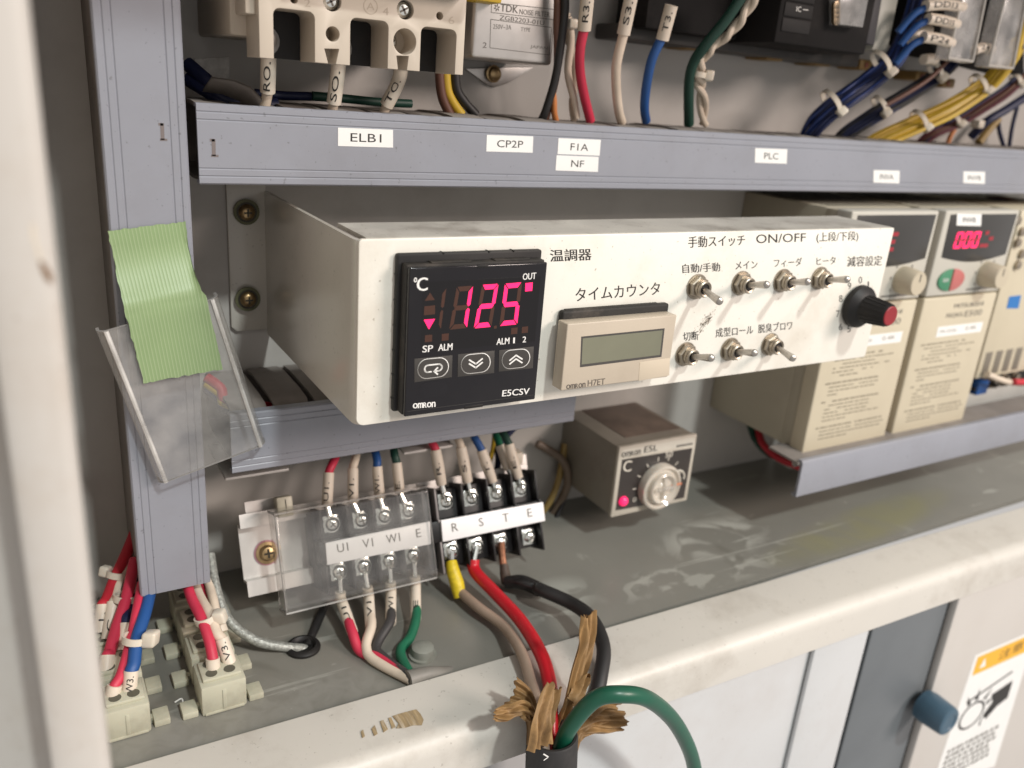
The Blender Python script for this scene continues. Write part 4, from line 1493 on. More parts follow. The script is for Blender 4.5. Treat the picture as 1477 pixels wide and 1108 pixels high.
MB().tube(grn, 2.95, 20).build('green_core', mat('green_core_pvc', (0.006, 0.085, 0.048), 0.36, var=0.1, vscale=60, dirt=0.15, dscale=60, dirtcol=(0.12, 0.13, 0.10)), pc)
sh0, sh1 = PY(*cP((440, 905))[0], -43), PY(*cP((425, 1420))[0], -46)
axis = (sh1 - sh0).normalized()
mb = MB()
prof_ = [(3, 7.6), (0, 7.9), (0, 8.8), (0.8, 9.2), (20, 9.3), (40, 9.2), (80, 9.2)]
mb.lathe(sh0, axis, prof_, 32, cap=False)
sho = mb.build('sheath', mat('black_rubber_sheath', (0.022, 0.021, 0.021), 0.6, var=0.2, vscale=80, dirt=0.3, dscale=60, dirtcol=(0.08, 0.07, 0.065), bump=0.25, bscale=500), pc)
mb = MB()
q = cP((388, 1024), (418, 1042), (390, 1062))
pl_ = Plane(sh0 + Vector((0, -9.45, 0)), (0, -1, 0))
w_ = [pl_.p(*k) for k in q]
for i in range(2):
    d = (w_[i + 1] - w_[i]).normalized()
    e = Vector((-d.z, 0, d.x)) * .22
    mb.add([w_[i] + e, w_[i + 1] + e, w_[i + 1] - e, w_[i] - e], [(0, 1, 2, 3)])
mb.build('printed_mark', WHITE_INK, sho)
PAPER = mat('brown_crepe_paper', (0.30, 0.175, 0.068), 0.62, var=0.4, vscale=110, dirt=0.7, dscale=90, dirtcol=(0.10, 0.05, 0.018), bump=0.7, bscale=330, stretch=(1, 1, 1))


def crepe(mb, spine, wid, seed, pleats=5, amp=0.9):
    """a crumpled ribbon of paper: pleated across its width, with ragged ends"""
    rg = random.Random(seed)
    pts, ww = smooth(spine, wid, 7)
    m = len(pts)
    k = pleats * 8
    ph = [rg.uniform(0, 6.28) for _ in range(4)]
    rows = []
    prevS = None
    for i in range(m):
        T = (pts[min(i + 1, m - 1)] - pts[max(i - 1, 0)]).normalized()
        view = Vector((0.25, -1, 0.35)).normalized()
        side = T.cross(view).normalized()
        nrm = side.cross(T).normalized()
        t = i / (m - 1)
        row = []
        for j in range(k + 1):
            s_ = j / k - .5
            am = amp * (0.5 + 0.5 * ww[i] / max(ww))
            hgt = am * (math.sin(pleats * 6.28 * s_ + ph[0] + 1.6 * math.sin(3 * t + ph[1])) * .6 + .55 * math.sin(11 * s_ + 6 * t + ph[2]) + .32 * math.sin(16 * t + 5 * s_ + ph[3]) * math.sin(9 * s_ + ph[1]) + .06 * math.sin(45 * s_ + 9 * t))
            drop = (0.7 * math.sin(9 * s_ + ph[1]) + .5 * math.sin(31 * s_ + ph[2]) + rg.uniform(-.15, .15)) * (1 if i == m - 1 else .45 if i == m - 2 else 0)
            row.append(pts[i] + side * s_ * ww[i] * 2 + nrm * (hgt - 3.0 * s_ * s_) + T * drop)
        rows.append(row)
    back = [[q - Vector((0, -1, 0.3)).normalized() * 0.25 for q in r] for r in rows]
    mb.sheet(rows, 0)
    mb.sheet([r[::-1] for r in back], 0)


def pcp(pts, ys):
    return [PY(*k, y) for k, y in zip(cP(*pts), ys)]


for k, (pts, ys, wid, pl) in enumerate((
        (((380, 985), (400, 850), (430, 720), (462, 625)), (-48, -47, -44, -42), [8, 8, 6.5, 5.2], 4),
        (((340, 960), (335, 820), (290, 720), (200, 670)), (-44, -42, -36, -32), [4, 5, 6, 8.5], 5),
        (((330, 800), (270, 760), (180, 785), (98, 795)), (-42, -41, -40, -40), [4, 4, 4, 2.4], 3),
        (((500, 860), (560, 690), (620, 480), (660, 330), (668, 190)), (-38, -37, -34, -31, -29), [4.5, 5.0, 5.0, 5.6, 6.4], 4),
        (((560, 720), (620, 640), (655, 560)), (-40, -38, -37), [4, 4, 2.5], 2),
        (((555, 1030), (590, 930), (640, 850), (740, 770), (830, 770)), (-44, -43, -40, -38, -37), [5, 5, 5.5, 7, 6.5], 4),
        (((600, 900), (680, 850), (780, 840), (880, 830)), (-42, -41, -40, -40), [4, 5, 6, 5.0], 4))):
    mb = MB()
    crepe(mb, pcp(pts, ys), [w * .74 for w in wid], 20 + k, pl, 1.25)
    mb.build('paper_filler', PAPER, pc, smooth_deg=60)

# ------------------------------------------------------------------ clear cover hung on the tall duct with tape
yv = 47.4
vp = yplane(yv)
A = [vp.p(*k) for k in ((140, 478), (317, 432), (388, 643), (226, 697))]
ax = ((A[3] - A[0]) + (A[2] - A[1])).normalized()
Lc = ((A[3] - A[0]).length + (A[2] - A[1]).length) / 2
ac = ((A[1] - A[0]) + (A[2] - A[3]))
ac = (ac - ax * ac.dot(ax)).normalized()
Wc = (((A[1] - A[0]).dot(ac)) + ((A[2] - A[3]).dot(ac))) / 2
ctr = sum(A, Vector()) / 4
sec = cover_section(-Wc / 2, Wc / 2, 3.6, 6.3, 1.0)
rows = [[ctr + ax * e + ac * w + Vector((0, d, 0)) for d, w in sec] for e in (-Lc / 2, -Lc / 4, 0, Lc / 4, Lc / 2)]
mb = MB()
mb.sheet(rows, 0, closed=True)
o = mb.build('clear_cover', CLEAR2)
mb = MB()
for sg_, rr2 in ((-1, .8), (1, .8)):
    w = sg_ * (Wc / 2 - 2.6)
    mb.tube([ctr + ax * e + ac * w + Vector((0, -.05, 0)) for e in (-Lc / 2, 0, Lc / 2)], rr2, 8, 4)
EDGE = clear_plastic('rim_streak_plastic', (0.95, 0.95, 0.94), 0.10, 0.40)
mb.build('streak_bead', EDGE, o)  # added milky beads standing in for white light streaks on both rims
for e in (-Lc / 2 - .05, Lc / 2 + .05):
    rows = [[ctr + ax * (e + k) + ac * w + Vector((0, d, 0)) for d, w in sec] for k in (-.06, .06)]
    MB().sheet(rows, 0, closed=True).build('cut_edge', mat('frosted_cut_edge', (0.30, 0.29, 0.28), 0.35), o)
tag(o, 'scuffed clear plastic cover hanging askew under green tape on the tall duct', 'cover')
TAPE = mat('green_masking_tape', (0.235, 0.335, 0.16), 0.42, var=0.12, vscale=26, bump=0.0, dirt=0.2, dscale=40, dirtcol=(0.36, 0.45, 0.26))
nt = TAPE.node_tree
N, L = nt.nodes, nt.links
wv = N.new('ShaderNodeTexWave')
wv.wave_type = 'BANDS'
wv.bands_direction = 'X'
wv.inputs['Scale'].default_value = 290
wv.inputs['Distortion'].default_value = 0.5
wv.inputs['Detail'].default_value = 2
mp = N.new('ShaderNodeMapping')
mp.inputs['Rotation'].default_value = (0, 0.12, 0)
tc = N.new('ShaderNodeTexCoord')
L.new(tc.outputs['Object'], mp.inputs['Vector'])
L.new(mp.outputs[0], wv.inputs['Vector'])
bp = N.new('ShaderNodeBump')
bp.inputs['Strength'].default_value = 0.25
bp.inputs['Distance'].default_value = 0.0001
L.new(wv.outputs['Fac'], bp.inputs['Height'])
b_ = N['Principled BSDF']
L.new(bp.outputs['Normal'], b_.inputs['Normal'])
src = b_.inputs['Base Color'].links[0].from_socket
x = N.new('ShaderNodeMix')
x.data_type = 'RGBA'
mr = N.new('ShaderNodeMapRange')
mr.inputs['From Min'].default_value = 0.72
mr.inputs['To Max'].default_value = 0.6
L.new(wv.outputs['Fac'], mr.inputs['Value'])
L.new(mr.outputs[0], x.inputs[0])
L.new(src, x.inputs[6])
x.inputs[7].default_value = (0.36, 0.45, 0.27, 1)
L.new(x.outputs[2], b_.inputs['Base Color'])
# tape: lies on the duct above, then on the cover below
rg = random.Random(5)
nU, nV = 24, 30
rows = []
top = [(155, 333), (268, 320)]
bot = [(207, 553), (318, 533)]
for j in range(nV + 1):
    t = j / nV
    row = []
    yy = 53.75 if t < .52 else (53.75 + (43.6 - 53.75) * min((t - .52) / .14, 1.0) ** 0.8)
    yy = 53.6 - 7.2 * (0.5 - 0.5 * math.cos(math.pi * min(max((t - .10) / .50, 0), 1)))
    for i in range(nU + 1):
        s_ = i / nU
        u = (top[0][0] * (1 - s_) + top[1][0] * s_) * (1 - t) + (bot[0][0] * (1 - s_) + bot[1][0] * s_) * t
        v = (top[0][1] * (1 - s_) + top[1][1] * s_) * (1 - t) + (bot[0][1] * (1 - s_) + bot[1][1] * s_) * t
        if i == 0:
            u += rg.uniform(-1.3, 1.3) - 4 * math.sin(math.pi * t) * .5
        if i == nU:
            u += rg.uniform(-.6, .6) - 5 * math.sin(math.pi * min(t / .48, 1)) + (4 if t > .47 else 0)
        if j == 0:
            v += rg.uniform(-1, 1)
        if j == nV:
            v += rg.uniform(-1, 1)
        yq = yy - 0.3 - .35 * math.sin(5 * s_ + 7 * t + 1.5 * math.sin(4 * t)) * (t * (1 - t)) * 2 - .5 * math.exp(-((t - .50 + .05 * s_) / .022) ** 2) - (.9 * max(s_ - .93, 0) / .07 * (1 if .3 < t < .5 else .4))
        row.append(PY(u, v, yq))
    rows.append(row)
mb = MB()
mb.sheet(rows, 0)
mb.sheet([[q + Vector((0, .15, 0)) for q in r[::-1]] for r in rows], 0)
tag(mb.build('masking_tape', TAPE, smooth_deg=50), 'pale green ribbed masking tape holding the clear cover to the tall duct', 'tape')
# ================================================================== small thermostat on the back plate
y5 = 56.0
p5 = yplane(y5)
q = [p5.p(*k) for k in ((893, 646), (1006, 626), (991, 722), (882, 747))]
lx0, lx1 = (q[0].x + q[3].x) / 2, (q[1].x + q[2].x) / 2
lz0, lz1 = (q[2].z + q[3].z) / 2, (q[0].z + q[1].z) / 2
th = thing('thermostat', 'small brown grey thermostat with a clear dial and a red lamp', 'thermostat', ((lx0 + lx1) / 2, YB, lz0))
TH = mat('thermostat_body', (0.25, 0.225, 0.185), 0.38, var=0.1, vscale=40, dirt=0.5, dscale=30, dirtcol=(0.13, 0.105, 0.085), rvar=0.1)
TH_F = mat('thermostat_bezel', (0.50, 0.46, 0.39), 0.4, dirt=0.3, dscale=60)
MB().box(lx0 + .5, lx1 - .5, y5 + 2, YB, lz0 + .5, lz1 - .6, 0.8).build('case', TH, th)
MB().box(lx0 + 11, lx1 - 3, y5 + 10, YB - 1, lz1 - 1, lz1 - .35, 0.2).build('top_label', mat('worn_brown_label', (0.16, 0.12, 0.095), 0.6, var=0.4, vscale=60, dirt=0.6, dscale=50, dirtcol=(0.09, 0.065, 0.05)), th)
mb = MB()
mb.box(lx0, lx1, y5, y5 + 2.4, lz0, lz1, 0.7)
mb.build('bezel', TH_F, th)
c3b = lambda *L: zm(L, 770, 560, 5.275)
mb = MB()
mb.slab([p5.p(*k, 0.12) for k in c3b((672, 545), (1207, 455), (1143, 835), (622, 932))], (0, -1, 0), .2)
mb.build('face', mat('thermostat_face', (0.03, 0.025, 0.023), 0.35, dirt=0.2, dscale=40, dirtcol=(0.08, 0.065, 0.055)), th)
MB().slab([p5.p(*k, 0.12) for k in c3b((678, 470), (1228, 372), (1212, 435), (668, 525))], (0, -1, 0), .2).build('name_band', mat('pale_band', (0.58, 0.55, 0.48), 0.4, dirt=0.2, dscale=60), th)
mb = MB()
x = 668
for ch, w in (('o', 36), ('m', 40), ('R', 28), ('o', 30), ('n', 28)):
    b1 = 527 - (x - 668) * 0.165
    write_px(mb, ch, p5, *c3b((x, b1), (x + w - 7, b1 - 5), (x + 3, b1 - 36)), .2, 0, .06)
    x += w - 3
write_px(mb, 'E5L', p5, *c3b((838, 492), (938, 475), (845, 445)), .2, 0, .06)
for k in range(7):
    mb.add([p5.p(*q_, .2) for q_ in c3b((1085 + 18 * k, 450 - 3 * k), (1098 + 18 * k, 448 - 3 * k), (1099 + 18 * k, 433 - 3 * k), (1086 + 18 * k, 435 - 3 * k))], [(0, 1, 2, 3)])
mb.build('printed_name', INK, th)
mb = MB()
write_px(mb, 'C', p5, *c3b((678, 640), (740, 632), (686, 556)), .2, 0, .1)
write_px(mb, '50', p5, *c3b((1000, 530), (1056, 518), (1004, 490)), .2)
write_px(mb, '0', p5, *c3b((752, 866), (780, 862), (756, 832)), .2)
dc = c3b((938, 735))[0]
dcp = p5.p(*dc)
for a in range(8):
    t_ = math.radians(205 - a * 27)
    e = Vector((math.cos(t_), 0, math.sin(t_)))
    f = Vector((-e.z, 0, e.x)) * .25
    p_ = dcp + Vector((0, -.2, 0))
    mb.add([p_ + e * 13.6 + f, p_ + e * 16 + f, p_ + e * 16 - f, p_ + e * 13.6 - f], [(0, 1, 2, 3)])
mb.tube([p5.p(*k, .25) for k in c3b((1085, 650), (1100, 628), (1130, 630), (1143, 660), (1138, 690))], .55, 6)
mb.build('printed_scale', mat('ivory_print', (0.62, 0.58, 0.50), 0.6), th)
DIAL = mat('milky_dial', (0.55, 0.50, 0.43), 0.12, var=0.15, vscale=80, sss=0.25, coat=0.6)
mb = MB()
mb.lathe((dcp.x, y5, dcp.z), (0, -1, 0), [(0, 12.4), (3.0, 12.4), (4.2, 12.0), (4.6, 11.0), (4.0, 10.4), (3.2, 9.6), (3.4, 8.8), (4.2, 8.6), (5.6, 8.2), (6.0, 7.6), (5.6, 6.8), (4.4, 5.6), (4.4, 3.2), (5.0, 2.6), (5.1, .1)], 40)
do = mb.build('dial', DIAL, th)
mb = MB()
mb.box(dcp.x - 6.4, dcp.x + 6.4, y5 - 6.2, y5 - 4.2, dcp.z - .9, dcp.z + .9, .4)
mb.box(dcp.x - .7, dcp.x + .7, y5 - 6.0, y5 - 4.2, dcp.z - 6.2, dcp.z + 6.2, .4)
mb.build('dial_grip', clear_plastic('dial_clear', (0.9, 0.88, 0.84), 0.08, 0.25), do)
mb = MB()
mb.box(dcp.x + 5.5, dcp.x + 12.2, y5 - 4.75, y5 - 4.55, dcp.z + .2, dcp.z + 1.2)
mb.build('pointer', mat('orange_pointer', (0.62, 0.22, 0.12), 0.5), do)
lc = p5.p(*c3b((676, 856))[0])
MB().lathe((lc.x, y5 - .2, lc.z), (0, -1, 0), [(0, 2.6), (1.0, 2.5), (1.8, 1.9), (2.2, 1.0), (2.3, .1)], 20).build('lamp', mat('lit_lamp', (0.8, 0.03, 0.12), 0.25, emit=(1.0, 0.015, 0.14), estr=0.9), th)
wire('dark wire curling behind the uncovered terminal block', [PY(*k, y) for k, y in zip(((842, 640), (822, 700), (800, 750), (770, 780)), (100, 96, 92, 95))], 1.1, W_BLACK)
wire('mustard wire curling behind the uncovered terminal block', [PY(*k, y) for k, y in zip(((815, 640), (806, 690), (792, 725), (765, 760)), (102, 98, 96, 98))], 1.8, mat('mustard_pvc', (0.30, 0.20, 0.06), 0.5))
wire('tan wire curling behind the uncovered terminal block', [PY(*k, y) for k, y in zip(((775, 640), (812, 665), (818, 700), (796, 745)), (101, 96, 94, 97))], 2.2, wire_mat('dusty_brown_pvc', (0.17, 0.125, 0.09)))
tag(MB().box(*[k for k in (PY(735, 660, 80).x, PY(755, 660, 80).x)], 80, 86, PY(745, 675, 80).z, PY(745, 655, 80).z, .5).build('nylon_tag', TIE), 'small white nylon tag behind the green sleeved wires', 'tag')
for (u0, v0, u1, v1, lb) in ((325, 692, 417, 682, 'metal plate edge under the left end of the short duct'), (583, 655, 655, 645, 'metal plate edge behind the red sleeved wire')):
    a_, b2_ = PY(u0, v0, 72), PY(u1, v1, 72)
    tag(MB().box(a_.x, b2_.x, 72, YB, a_.z - .6, a_.z + .6, .3).build('metal_plate', RAIL), lb, 'bracket')

# ================================================================== two inverters
yi = 34.0
pi_ = yplane(yi)
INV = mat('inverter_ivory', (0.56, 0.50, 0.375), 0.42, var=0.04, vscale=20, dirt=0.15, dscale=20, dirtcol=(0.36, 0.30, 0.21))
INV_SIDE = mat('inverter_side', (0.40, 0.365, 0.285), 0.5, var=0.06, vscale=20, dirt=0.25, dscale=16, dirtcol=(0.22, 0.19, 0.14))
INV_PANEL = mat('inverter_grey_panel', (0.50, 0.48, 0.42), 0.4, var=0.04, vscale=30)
SMOKE = mat('smoked_window', (0.04, 0.038, 0.036), 0.28)
GRN_B = mat('green_button', (0.055, 0.22, 0.12), 0.4)
RED_B = mat('red_button', (0.46, 0.14, 0.13), 0.4)
DIM = mat('dim_segment', (0.25, 0.02, 0.03), 0.4, emit=(1, .01, .05), estr=0.10)
LIT2 = mat('lit_segment_bright', (0.9, 0.02, 0.1), 0.4, emit=(1, .01, .13), estr=1.2)
zi0 = pi_.p(1156.7, 654.7).z
ziT = pi_.p(1400, 304).z
zi0 = (zi0 + pi_.p(1388, 606).z) / 2 - .3
xA0, xA1 = pi_.p(1156.7, 654.7).x, pi_.p(1276.5, 627).x
xB0, xB1 = pi_.p(1286.7, 624).x, pi_.p(1388, 606).x
cI = lambda *L: zm(L, 1227, 260, 5.892)


def inverter(x0, x1, label, on):
    w, hgt = x1 - x0, ziT - zi0
    t = thing('inverter', label, 'inverter', ((x0 + x1) / 2, YB, zi0), 'pair of motor inverters')

    def L(a, b, h=0.0):                # face coordinates: a across 0..1, b up 0..1
        return Vector((x0 + a * w, yi - h, zi0 + b * hgt))
    mb = MB()
    mb.box(x0 + .5, x1 - .5, yi + 16, YB, zi0 + .4, ziT - .4, 0.8)
    mb.box(x0 + .9, x1 - .9, yi + 9, yi + 17, zi0 + .2, ziT - .8, 0.3)
    for k in range(5):
        mb.box(x0 - .2, x0 + .8, yi + 26 + k * 3.5, yi + 27.6 + k * 3.5, zi0 + hgt * .42, zi0 + hgt * .62, .2, mi=1)
    mb.box(x0 - .1, x0 + .9, yi + 4, yi + 15, zi0 + hgt * .44, zi0 + hgt * .62, .3, mi=2)
    for k in range(14):
        mb.box(x0 + 6, x1 - 6, yi + 20 + k * 4, yi + 21.4 + k * 4, ziT - .6, ziT - .3, mi=1)
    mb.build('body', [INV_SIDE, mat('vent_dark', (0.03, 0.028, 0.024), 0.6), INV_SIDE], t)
    MB().box(x0, x1, yi, yi + 9.2, zi0, zi0 + hgt * .630, 0.9, 3).build('lower_cover', INV, t)
    up = MB().box(x0, x1, yi, yi + 9.2, zi0 + hgt * .637, ziT, 0.9, 3).build('upper_panel', INV_PANEL, t)
    n = 10
    P = [L(.06, .985, .2), L(.965, .985, .2)]
    for i in range(n + 1):
        s_ = i / n
        P.append(L(.955 - .88 * s_, .806 - .026 * math.sin(math.pi * s_), .2))
    MB().slab(P, (0, -1, 0), .4, .05).build('window', SMOKE, t)
    for i in range(3):
        f = quadmap(*[pi_.o + Vector((0, 0, 0)) + k for k in ()]) if False else None
        a0 = .20 + i * .115
        cr = [L(a0, .912, .35), L(a0 + .095, .912, .35), L(a0 - .012, .842, .35), L(a0 + .083, .842, .35)]
        if i == 0 or True:
            f = quadmap(*cr)
            mb = MB()
            for k, pl in seg_polys(.16, .26, .015).items():
                if on:
                    mb.add([f(*q_) for q_ in pl], [tuple(range(len(pl)))], 0 if k in 'abcdef' else 1)
            if on:
                mb.build('digit', [LIT2, DIM], t, smooth_deg=0)
    mb = MB()
    for (a, b, w_) in ((.58, .905, .05), (.65, .880, .06), (.54, .850, .12)) if on else ((.40, .910, .16), (.48, .880, .06), (.36, .850, .18)):
        mb.add([L(a, b - .008, .35), L(a + w_, b - .008, .35), L(a + w_, b + .008, .35), L(a, b + .008, .35)], [(0, 1, 2, 3)])
    mb.build('status_lamp', DIM, t, smooth_deg=0)

    def half(sgn):
        P = []
        for i in range(13):
            a = math.pi / 2 + sgn * math.pi * i / 12
            P.append(L(.27 + (.008 * (1 if sgn < 0 else -1)) + .165 * math.cos(a), .706 + .048 * math.sin(a), .9))
        return P
    g = MB().slab(half(1), (0, -1, 0), 1.0, .2).build('run_button', GRN_B, t)
    mb = MB()
    write(mb, 'RUN', L(.155, .699, 1.0), L(.225, .699, 1.0), L(.155, .716, 1.0))
    mb.build('printed_word', WHITE_INK, g)
    MB().slab(half(-1)[::-1], (0, -1, 0), 1.0, .2).build('stop_button', RED_B, t)
    kc_ = L(.73, .722)
    mb = MB()
    mb.lathe(kc_, (0, -1, 0), [(0, 7.2), (1, 7.3), (9.5, 6.4), (10.2, 5.9), (10.3, .1)], 32)
    mb.box(kc_.x - .3, kc_.x + .3, yi - 10.5, yi - 10, kc_.z + 1, kc_.z + 5, mi=1)
    mb.build('knob', [mat('ivory_knob', (0.50, 0.44, 0.33), 0.45), INK_SOFT], t)
    mb = MB()
    for k in range(7):
        a = math.radians(215 - k * 42)
        mb.add([kc_ + Vector((math.cos(a) * 9.3 + dx, -.1, math.sin(a) * 9.3 + dz)) for dx, dz in ((-.6, -.8), (.4, -.8), (.4, .8), (-.6, .8))], [(0, 1, 2, 3)])
    mb.add([L(.52, .652, .1), L(.93, .652, .1), L(.93, .660, .1), L(.52, .660, .1)], [(0, 1, 2, 3)])
    write(mb, 'MITSUBISHI', L(.42, .575, .1), L(.83, .575, .1), L(.42, .594, .1), 0, .05)
    write(mb, 'FREQROL', L(.34, .530, .1), L(.58, .530, .1), L(.34, .553, .1))
    write(mb, 'E500', L(.60, .530, .1), L(.84, .530, .1), L(.60, .557, .1))
    mb.build('printed_name', INK_SOFT, t)
    MB().slab([L(.27, .495, .15), L(.90, .495, .15), L(.90, .448, .15), L(.27, .448, .15)], (0, -1, 0), .15).build('rating_label', STICKER, t)
    mb = MB()
    write(mb, 'FR-S520-', L(.31, .465, .2), L(.55, .465, .2), L(.31, .479, .2))
    write(mb, '0.4K', L(.66, .465, .2), L(.82, .465, .2), L(.66, .483, .2))
    rg_ = random.Random(4)
    y_ = .415
    for grp in (6, 4, 6, 4):
        for k in range(grp):
            a = .10 if k == 0 else .15
            end = rg_.uniform(.6, .93) if k < grp - 1 else rg_.uniform(.25, .5)
            while a < end:
                ww = rg_.uniform(.02, .07)
                if rg_.random() < .9:
                    hh = .0068 if k == 0 else .0050
                    mb.add([L(a, y_, .1), L(a + ww, y_, .1), L(a + ww, y_ + hh, .1), L(a, y_ + hh, .1)], [(0, 1, 2, 3)], 0)
                a += ww + rg_.uniform(.006, .016)
            y_ -= .0168
        y_ -= .014
    mb.build('printed_notice', mat('faint_brown_print', (0.22, 0.19, 0.14), 0.6), t)
    return t


inverter(xA0, xA1, 'ivory motor inverter partly behind the switch box with a dark readout', False)
inverter(xB0, xB1, 'ivory motor inverter at the right with red digits lit and an INVB label', True)
pin = yplane(yi - 0.35)
name_label('INVB', cI((905, 283), (1113, 288), (1108, 390), (900, 386)), 'white label printed INVB on the smoked window of the inverter', pin, (.24, .3), .04)
q = [pin.p(*k, .2) for k in cI((150, 283), (340, 290), (330, 330), (300, 345))]

# the device at the far right: a servo unit edge with terminals
xs = xB1 + 13
sv = thing('drive_unit', 'pale drive unit cut off at the right edge with a blue label', 'drive unit', (xs + 40, YB, zi0))
ys = 40.0
zsb = PY(1420, 545, ys).z
MB().box(xs, xs + 90, ys, YB, zsb, ziT - 1, 1.0).build('body', INV, sv)
psv = yplane(ys)
mb = MB()
for k in range(4):
    x = xs + 4 + k * 11
    mb.box(x, x + 7.5, ys - .2, ys + 3, zsb + 2, zsb + 17, .4)
mb.build('vent', mat('vent_shadow', (0.16, 0.14, 0.11), 0.6), sv)
q = [psv.p(*k, .2) for k in ((1456, 428), (1473, 426), (1469, 445), (1452, 445))]
MB().slab(q, (0, -1, 0), .2).build('label', mat('blue_label', (0.02, 0.16, 0.45), 0.45), sv)
mb = MB()
for k in range(5):
    c = PY(1466 + (k % 2) * 6, 318 + k * 16, ys)
    mb.lathe((c.x, ys + .2, c.z), (0, -1, 0), [(0, 2.6), (2, 2.6), (2.2, 1.6), (2.2, .1)], 14)
mb.build('screw', NUT, sv)
zt4 = zsb - 3
tt = thing('terminal_block', 'black terminal row under the drive unit at the right edge', 'terminal block', (xs + 40, YB, zi0))
MB().box(xs - 1, xs + 90, ys + 12, YB, zi0 + 8, zt4, .6).build('base', TBB, tt)
for k in range(6):
    x = xs + k * 12
    MB().box(x, x + 1.4, ys + 5, ys + 14, zi0 + 12, zt4 - 6, .3).build('barrier', BLACK_DUSTY, tt)
    mb = MB()
    mb.lathe((x + 6.5, ys + 11.8, zi0 + 14), (0, -1, 0), [(0, 3.8), (1, 3.8), (1.2, 3), (3.2, 2.8), (3.6, 1.5), (3.6, .1)], 14)
    mb.lathe((x + 6.5, ys + 11.8, zt4 - 8), (0, -1, 0), [(0, 3.8), (1, 3.8), (1.2, 3), (3.2, 2.8), (3.6, 1.5), (3.6, .1)], 14)
    mb.build('screw', NUT, tt)
tag(MB().box(xs + 13, xs + 25, ys + 4, ys + 11, zt4 - 11, zt4 - 2, 1).build('insulated_cap', W_BLUE), 'blue insulated cap on the black terminal row at the right edge', 'cap')
wire('ivory and red wire running level under the drive unit', [PY(*k, 36) for k in ((1424, 540), (1450, 550), (1475, 553), (1500, 553))], 1.9, W_WHITE)
wire('red wire running level at the right edge under the drive unit', [PY(*k, 34) for k in ((1462, 551), (1480, 551), (1510, 548))], 2.1, W_RED)
wire('red wire curving down into the duct on the floor by the left inverter', [PY(*k, y) for k, y in zip(((1092, 612), (1100, 640), (1122, 660), (1150, 672), (1190, 690)), (92, 80, 66, 52, 48))], 2.2, W_RED)
wire('dark green wire beside the red one under the left inverter', [PY(*k, y) for k, y in zip(((1080, 608), (1090, 635), (1112, 656), (1150, 668)), (95, 86, 72, 60))], 2.0, W_DKGREEN)
for k, (m, lb) in enumerate(((W_RED, 'red wire lying behind the right inverter near the long duct'), (W_NAVY, 'navy wire lying behind the right inverter near the long duct'), (W_BROWN, 'brown wire lying behind the right inverter near the long duct'))):
    wire(lb, [PY(*q_, y) for q_, y in zip(((1385 + 10 * k, 300 - 4 * k), (1420 + 12 * k, 294 - 3 * k), (1452 + 10 * k, 300), (1462 + 9 * k, 330), (1466 + 8 * k, 380)), (96, 84, 76, 78, 86))], 2.2, m)
# ================================================================== circuit breaker above the long duct
cD = lambda *L: zm(L, 340, 0, 4.344)
yk = 40.0
pk = yplane(yk)
BRK = mat('breaker_plastic', (0.52, 0.455, 0.375), 0.42, var=0.04, vscale=30, dirt=0.2, dscale=30, dirtcol=(0.34, 0.28, 0.21))
a0, a1 = pk.p(*cD((130, 300))[0]), pk.p(*cD((1425, 420))[0])
bx0, bx1 = pk.p(*cD((150, 330))[0]).x, a1.x
bz = (pk.p(*cD((200, 365))[0]).z + pk.p(*cD((1400, 470))[0]).z) / 2
zt_b = bz + 95
br = thing('circuit_breaker', 'cream three pole breaker with numbers 2, 4 and 6 above the long duct', 'breaker', ((bx0 + bx1) / 2, YB, bz))


def pit(c):
    return [pk.p(*k) for k in cD(*c)]


# front wall is built around its openings: slots for the three lugs, two round holes
slots = []
for c in (((236, 48), (495, 75), (497, 405), (238, 365)), ((717, 108), (955, 135), (955, 440), (718, 405)), ((1160, 168), (1383, 185), (1375, 472), (1155, 445))):
    q = pit(c)
    slots.append(((q[0].x + q[3].x) / 2, (q[1].x + q[2].x) / 2, (q[0].z + q[1].z) / 2))
ztop_front = pk.p(*cD((700, -40))[0]).z + 5


def plate_with_slots():
    P = [(bx0, bz)]
    for (s0, s1, zt__) in slots:
        r = 2.0
        P += [(s0, bz), (s0, zt__ - r)]
        P += [(s0 + r - r * math.cos(t), zt__ - r + r * math.sin(t)) for t in (.4, .8, 1.2, 1.57)]
        P += [(s1 - r + r * math.sin(t), zt__ - r + r * math.cos(t)) for t in (0, .4, .8, 1.2)]
        P += [(s1, zt__ - r), (s1, bz)]
    P += [(bx1, bz), (bx1, ztop_front), (bx0, ztop_front)]
    return P


mb = MB()
me_pts = plate_with_slots()
mb.slab([(x, yk, z) for x, z in me_pts], (0, -1, 0), 16)
front = mb.build('front', BRK, br, smooth_deg=0)
cut = MB()
for c, r in (((605, 8), 2.9), ((1063, 62), 2.9), ((608, 214), 2.2), ((1060, 262), 4.0), ((1278, 100), 1.2), ((365, -5), 1.2)):
    p_ = pk.p(*cD(c)[0])
    cut.lathe((p_.x, yk - 2, p_.z), (0, 1, 0), [(0, r), (12, r)], 28)
for c in (((562, 305), (655, 308), (625, 440), (597, 440)), ((1015, 350), (1092, 352), (1075, 480), (1030, 480))):
    cut.slab([pk.p(*k, 1) for k in cD(*c)], (0, -1, 0), 9)
co = cut.build('cutter', BRK, br, smooth_deg=0)
for o_ in (front, co):
    bm = bmesh.new()
    bm.from_mesh(o_.data)
    bmesh.ops.remove_doubles(bm, verts=bm.verts, dist=1e-7)
    bmesh.ops.recalc_face_normals(bm, faces=bm.faces)
    bm.to_mesh(o_.data)
    bm.free()
md = front.modifiers.new('openings', 'BOOLEAN')
md.object = co
md.solver = 'EXACT'
md.operation = 'DIFFERENCE'
md2 = front.modifiers.new('soft_edges', 'BEVEL')
md2.width = 0.0005
md2.segments = 3
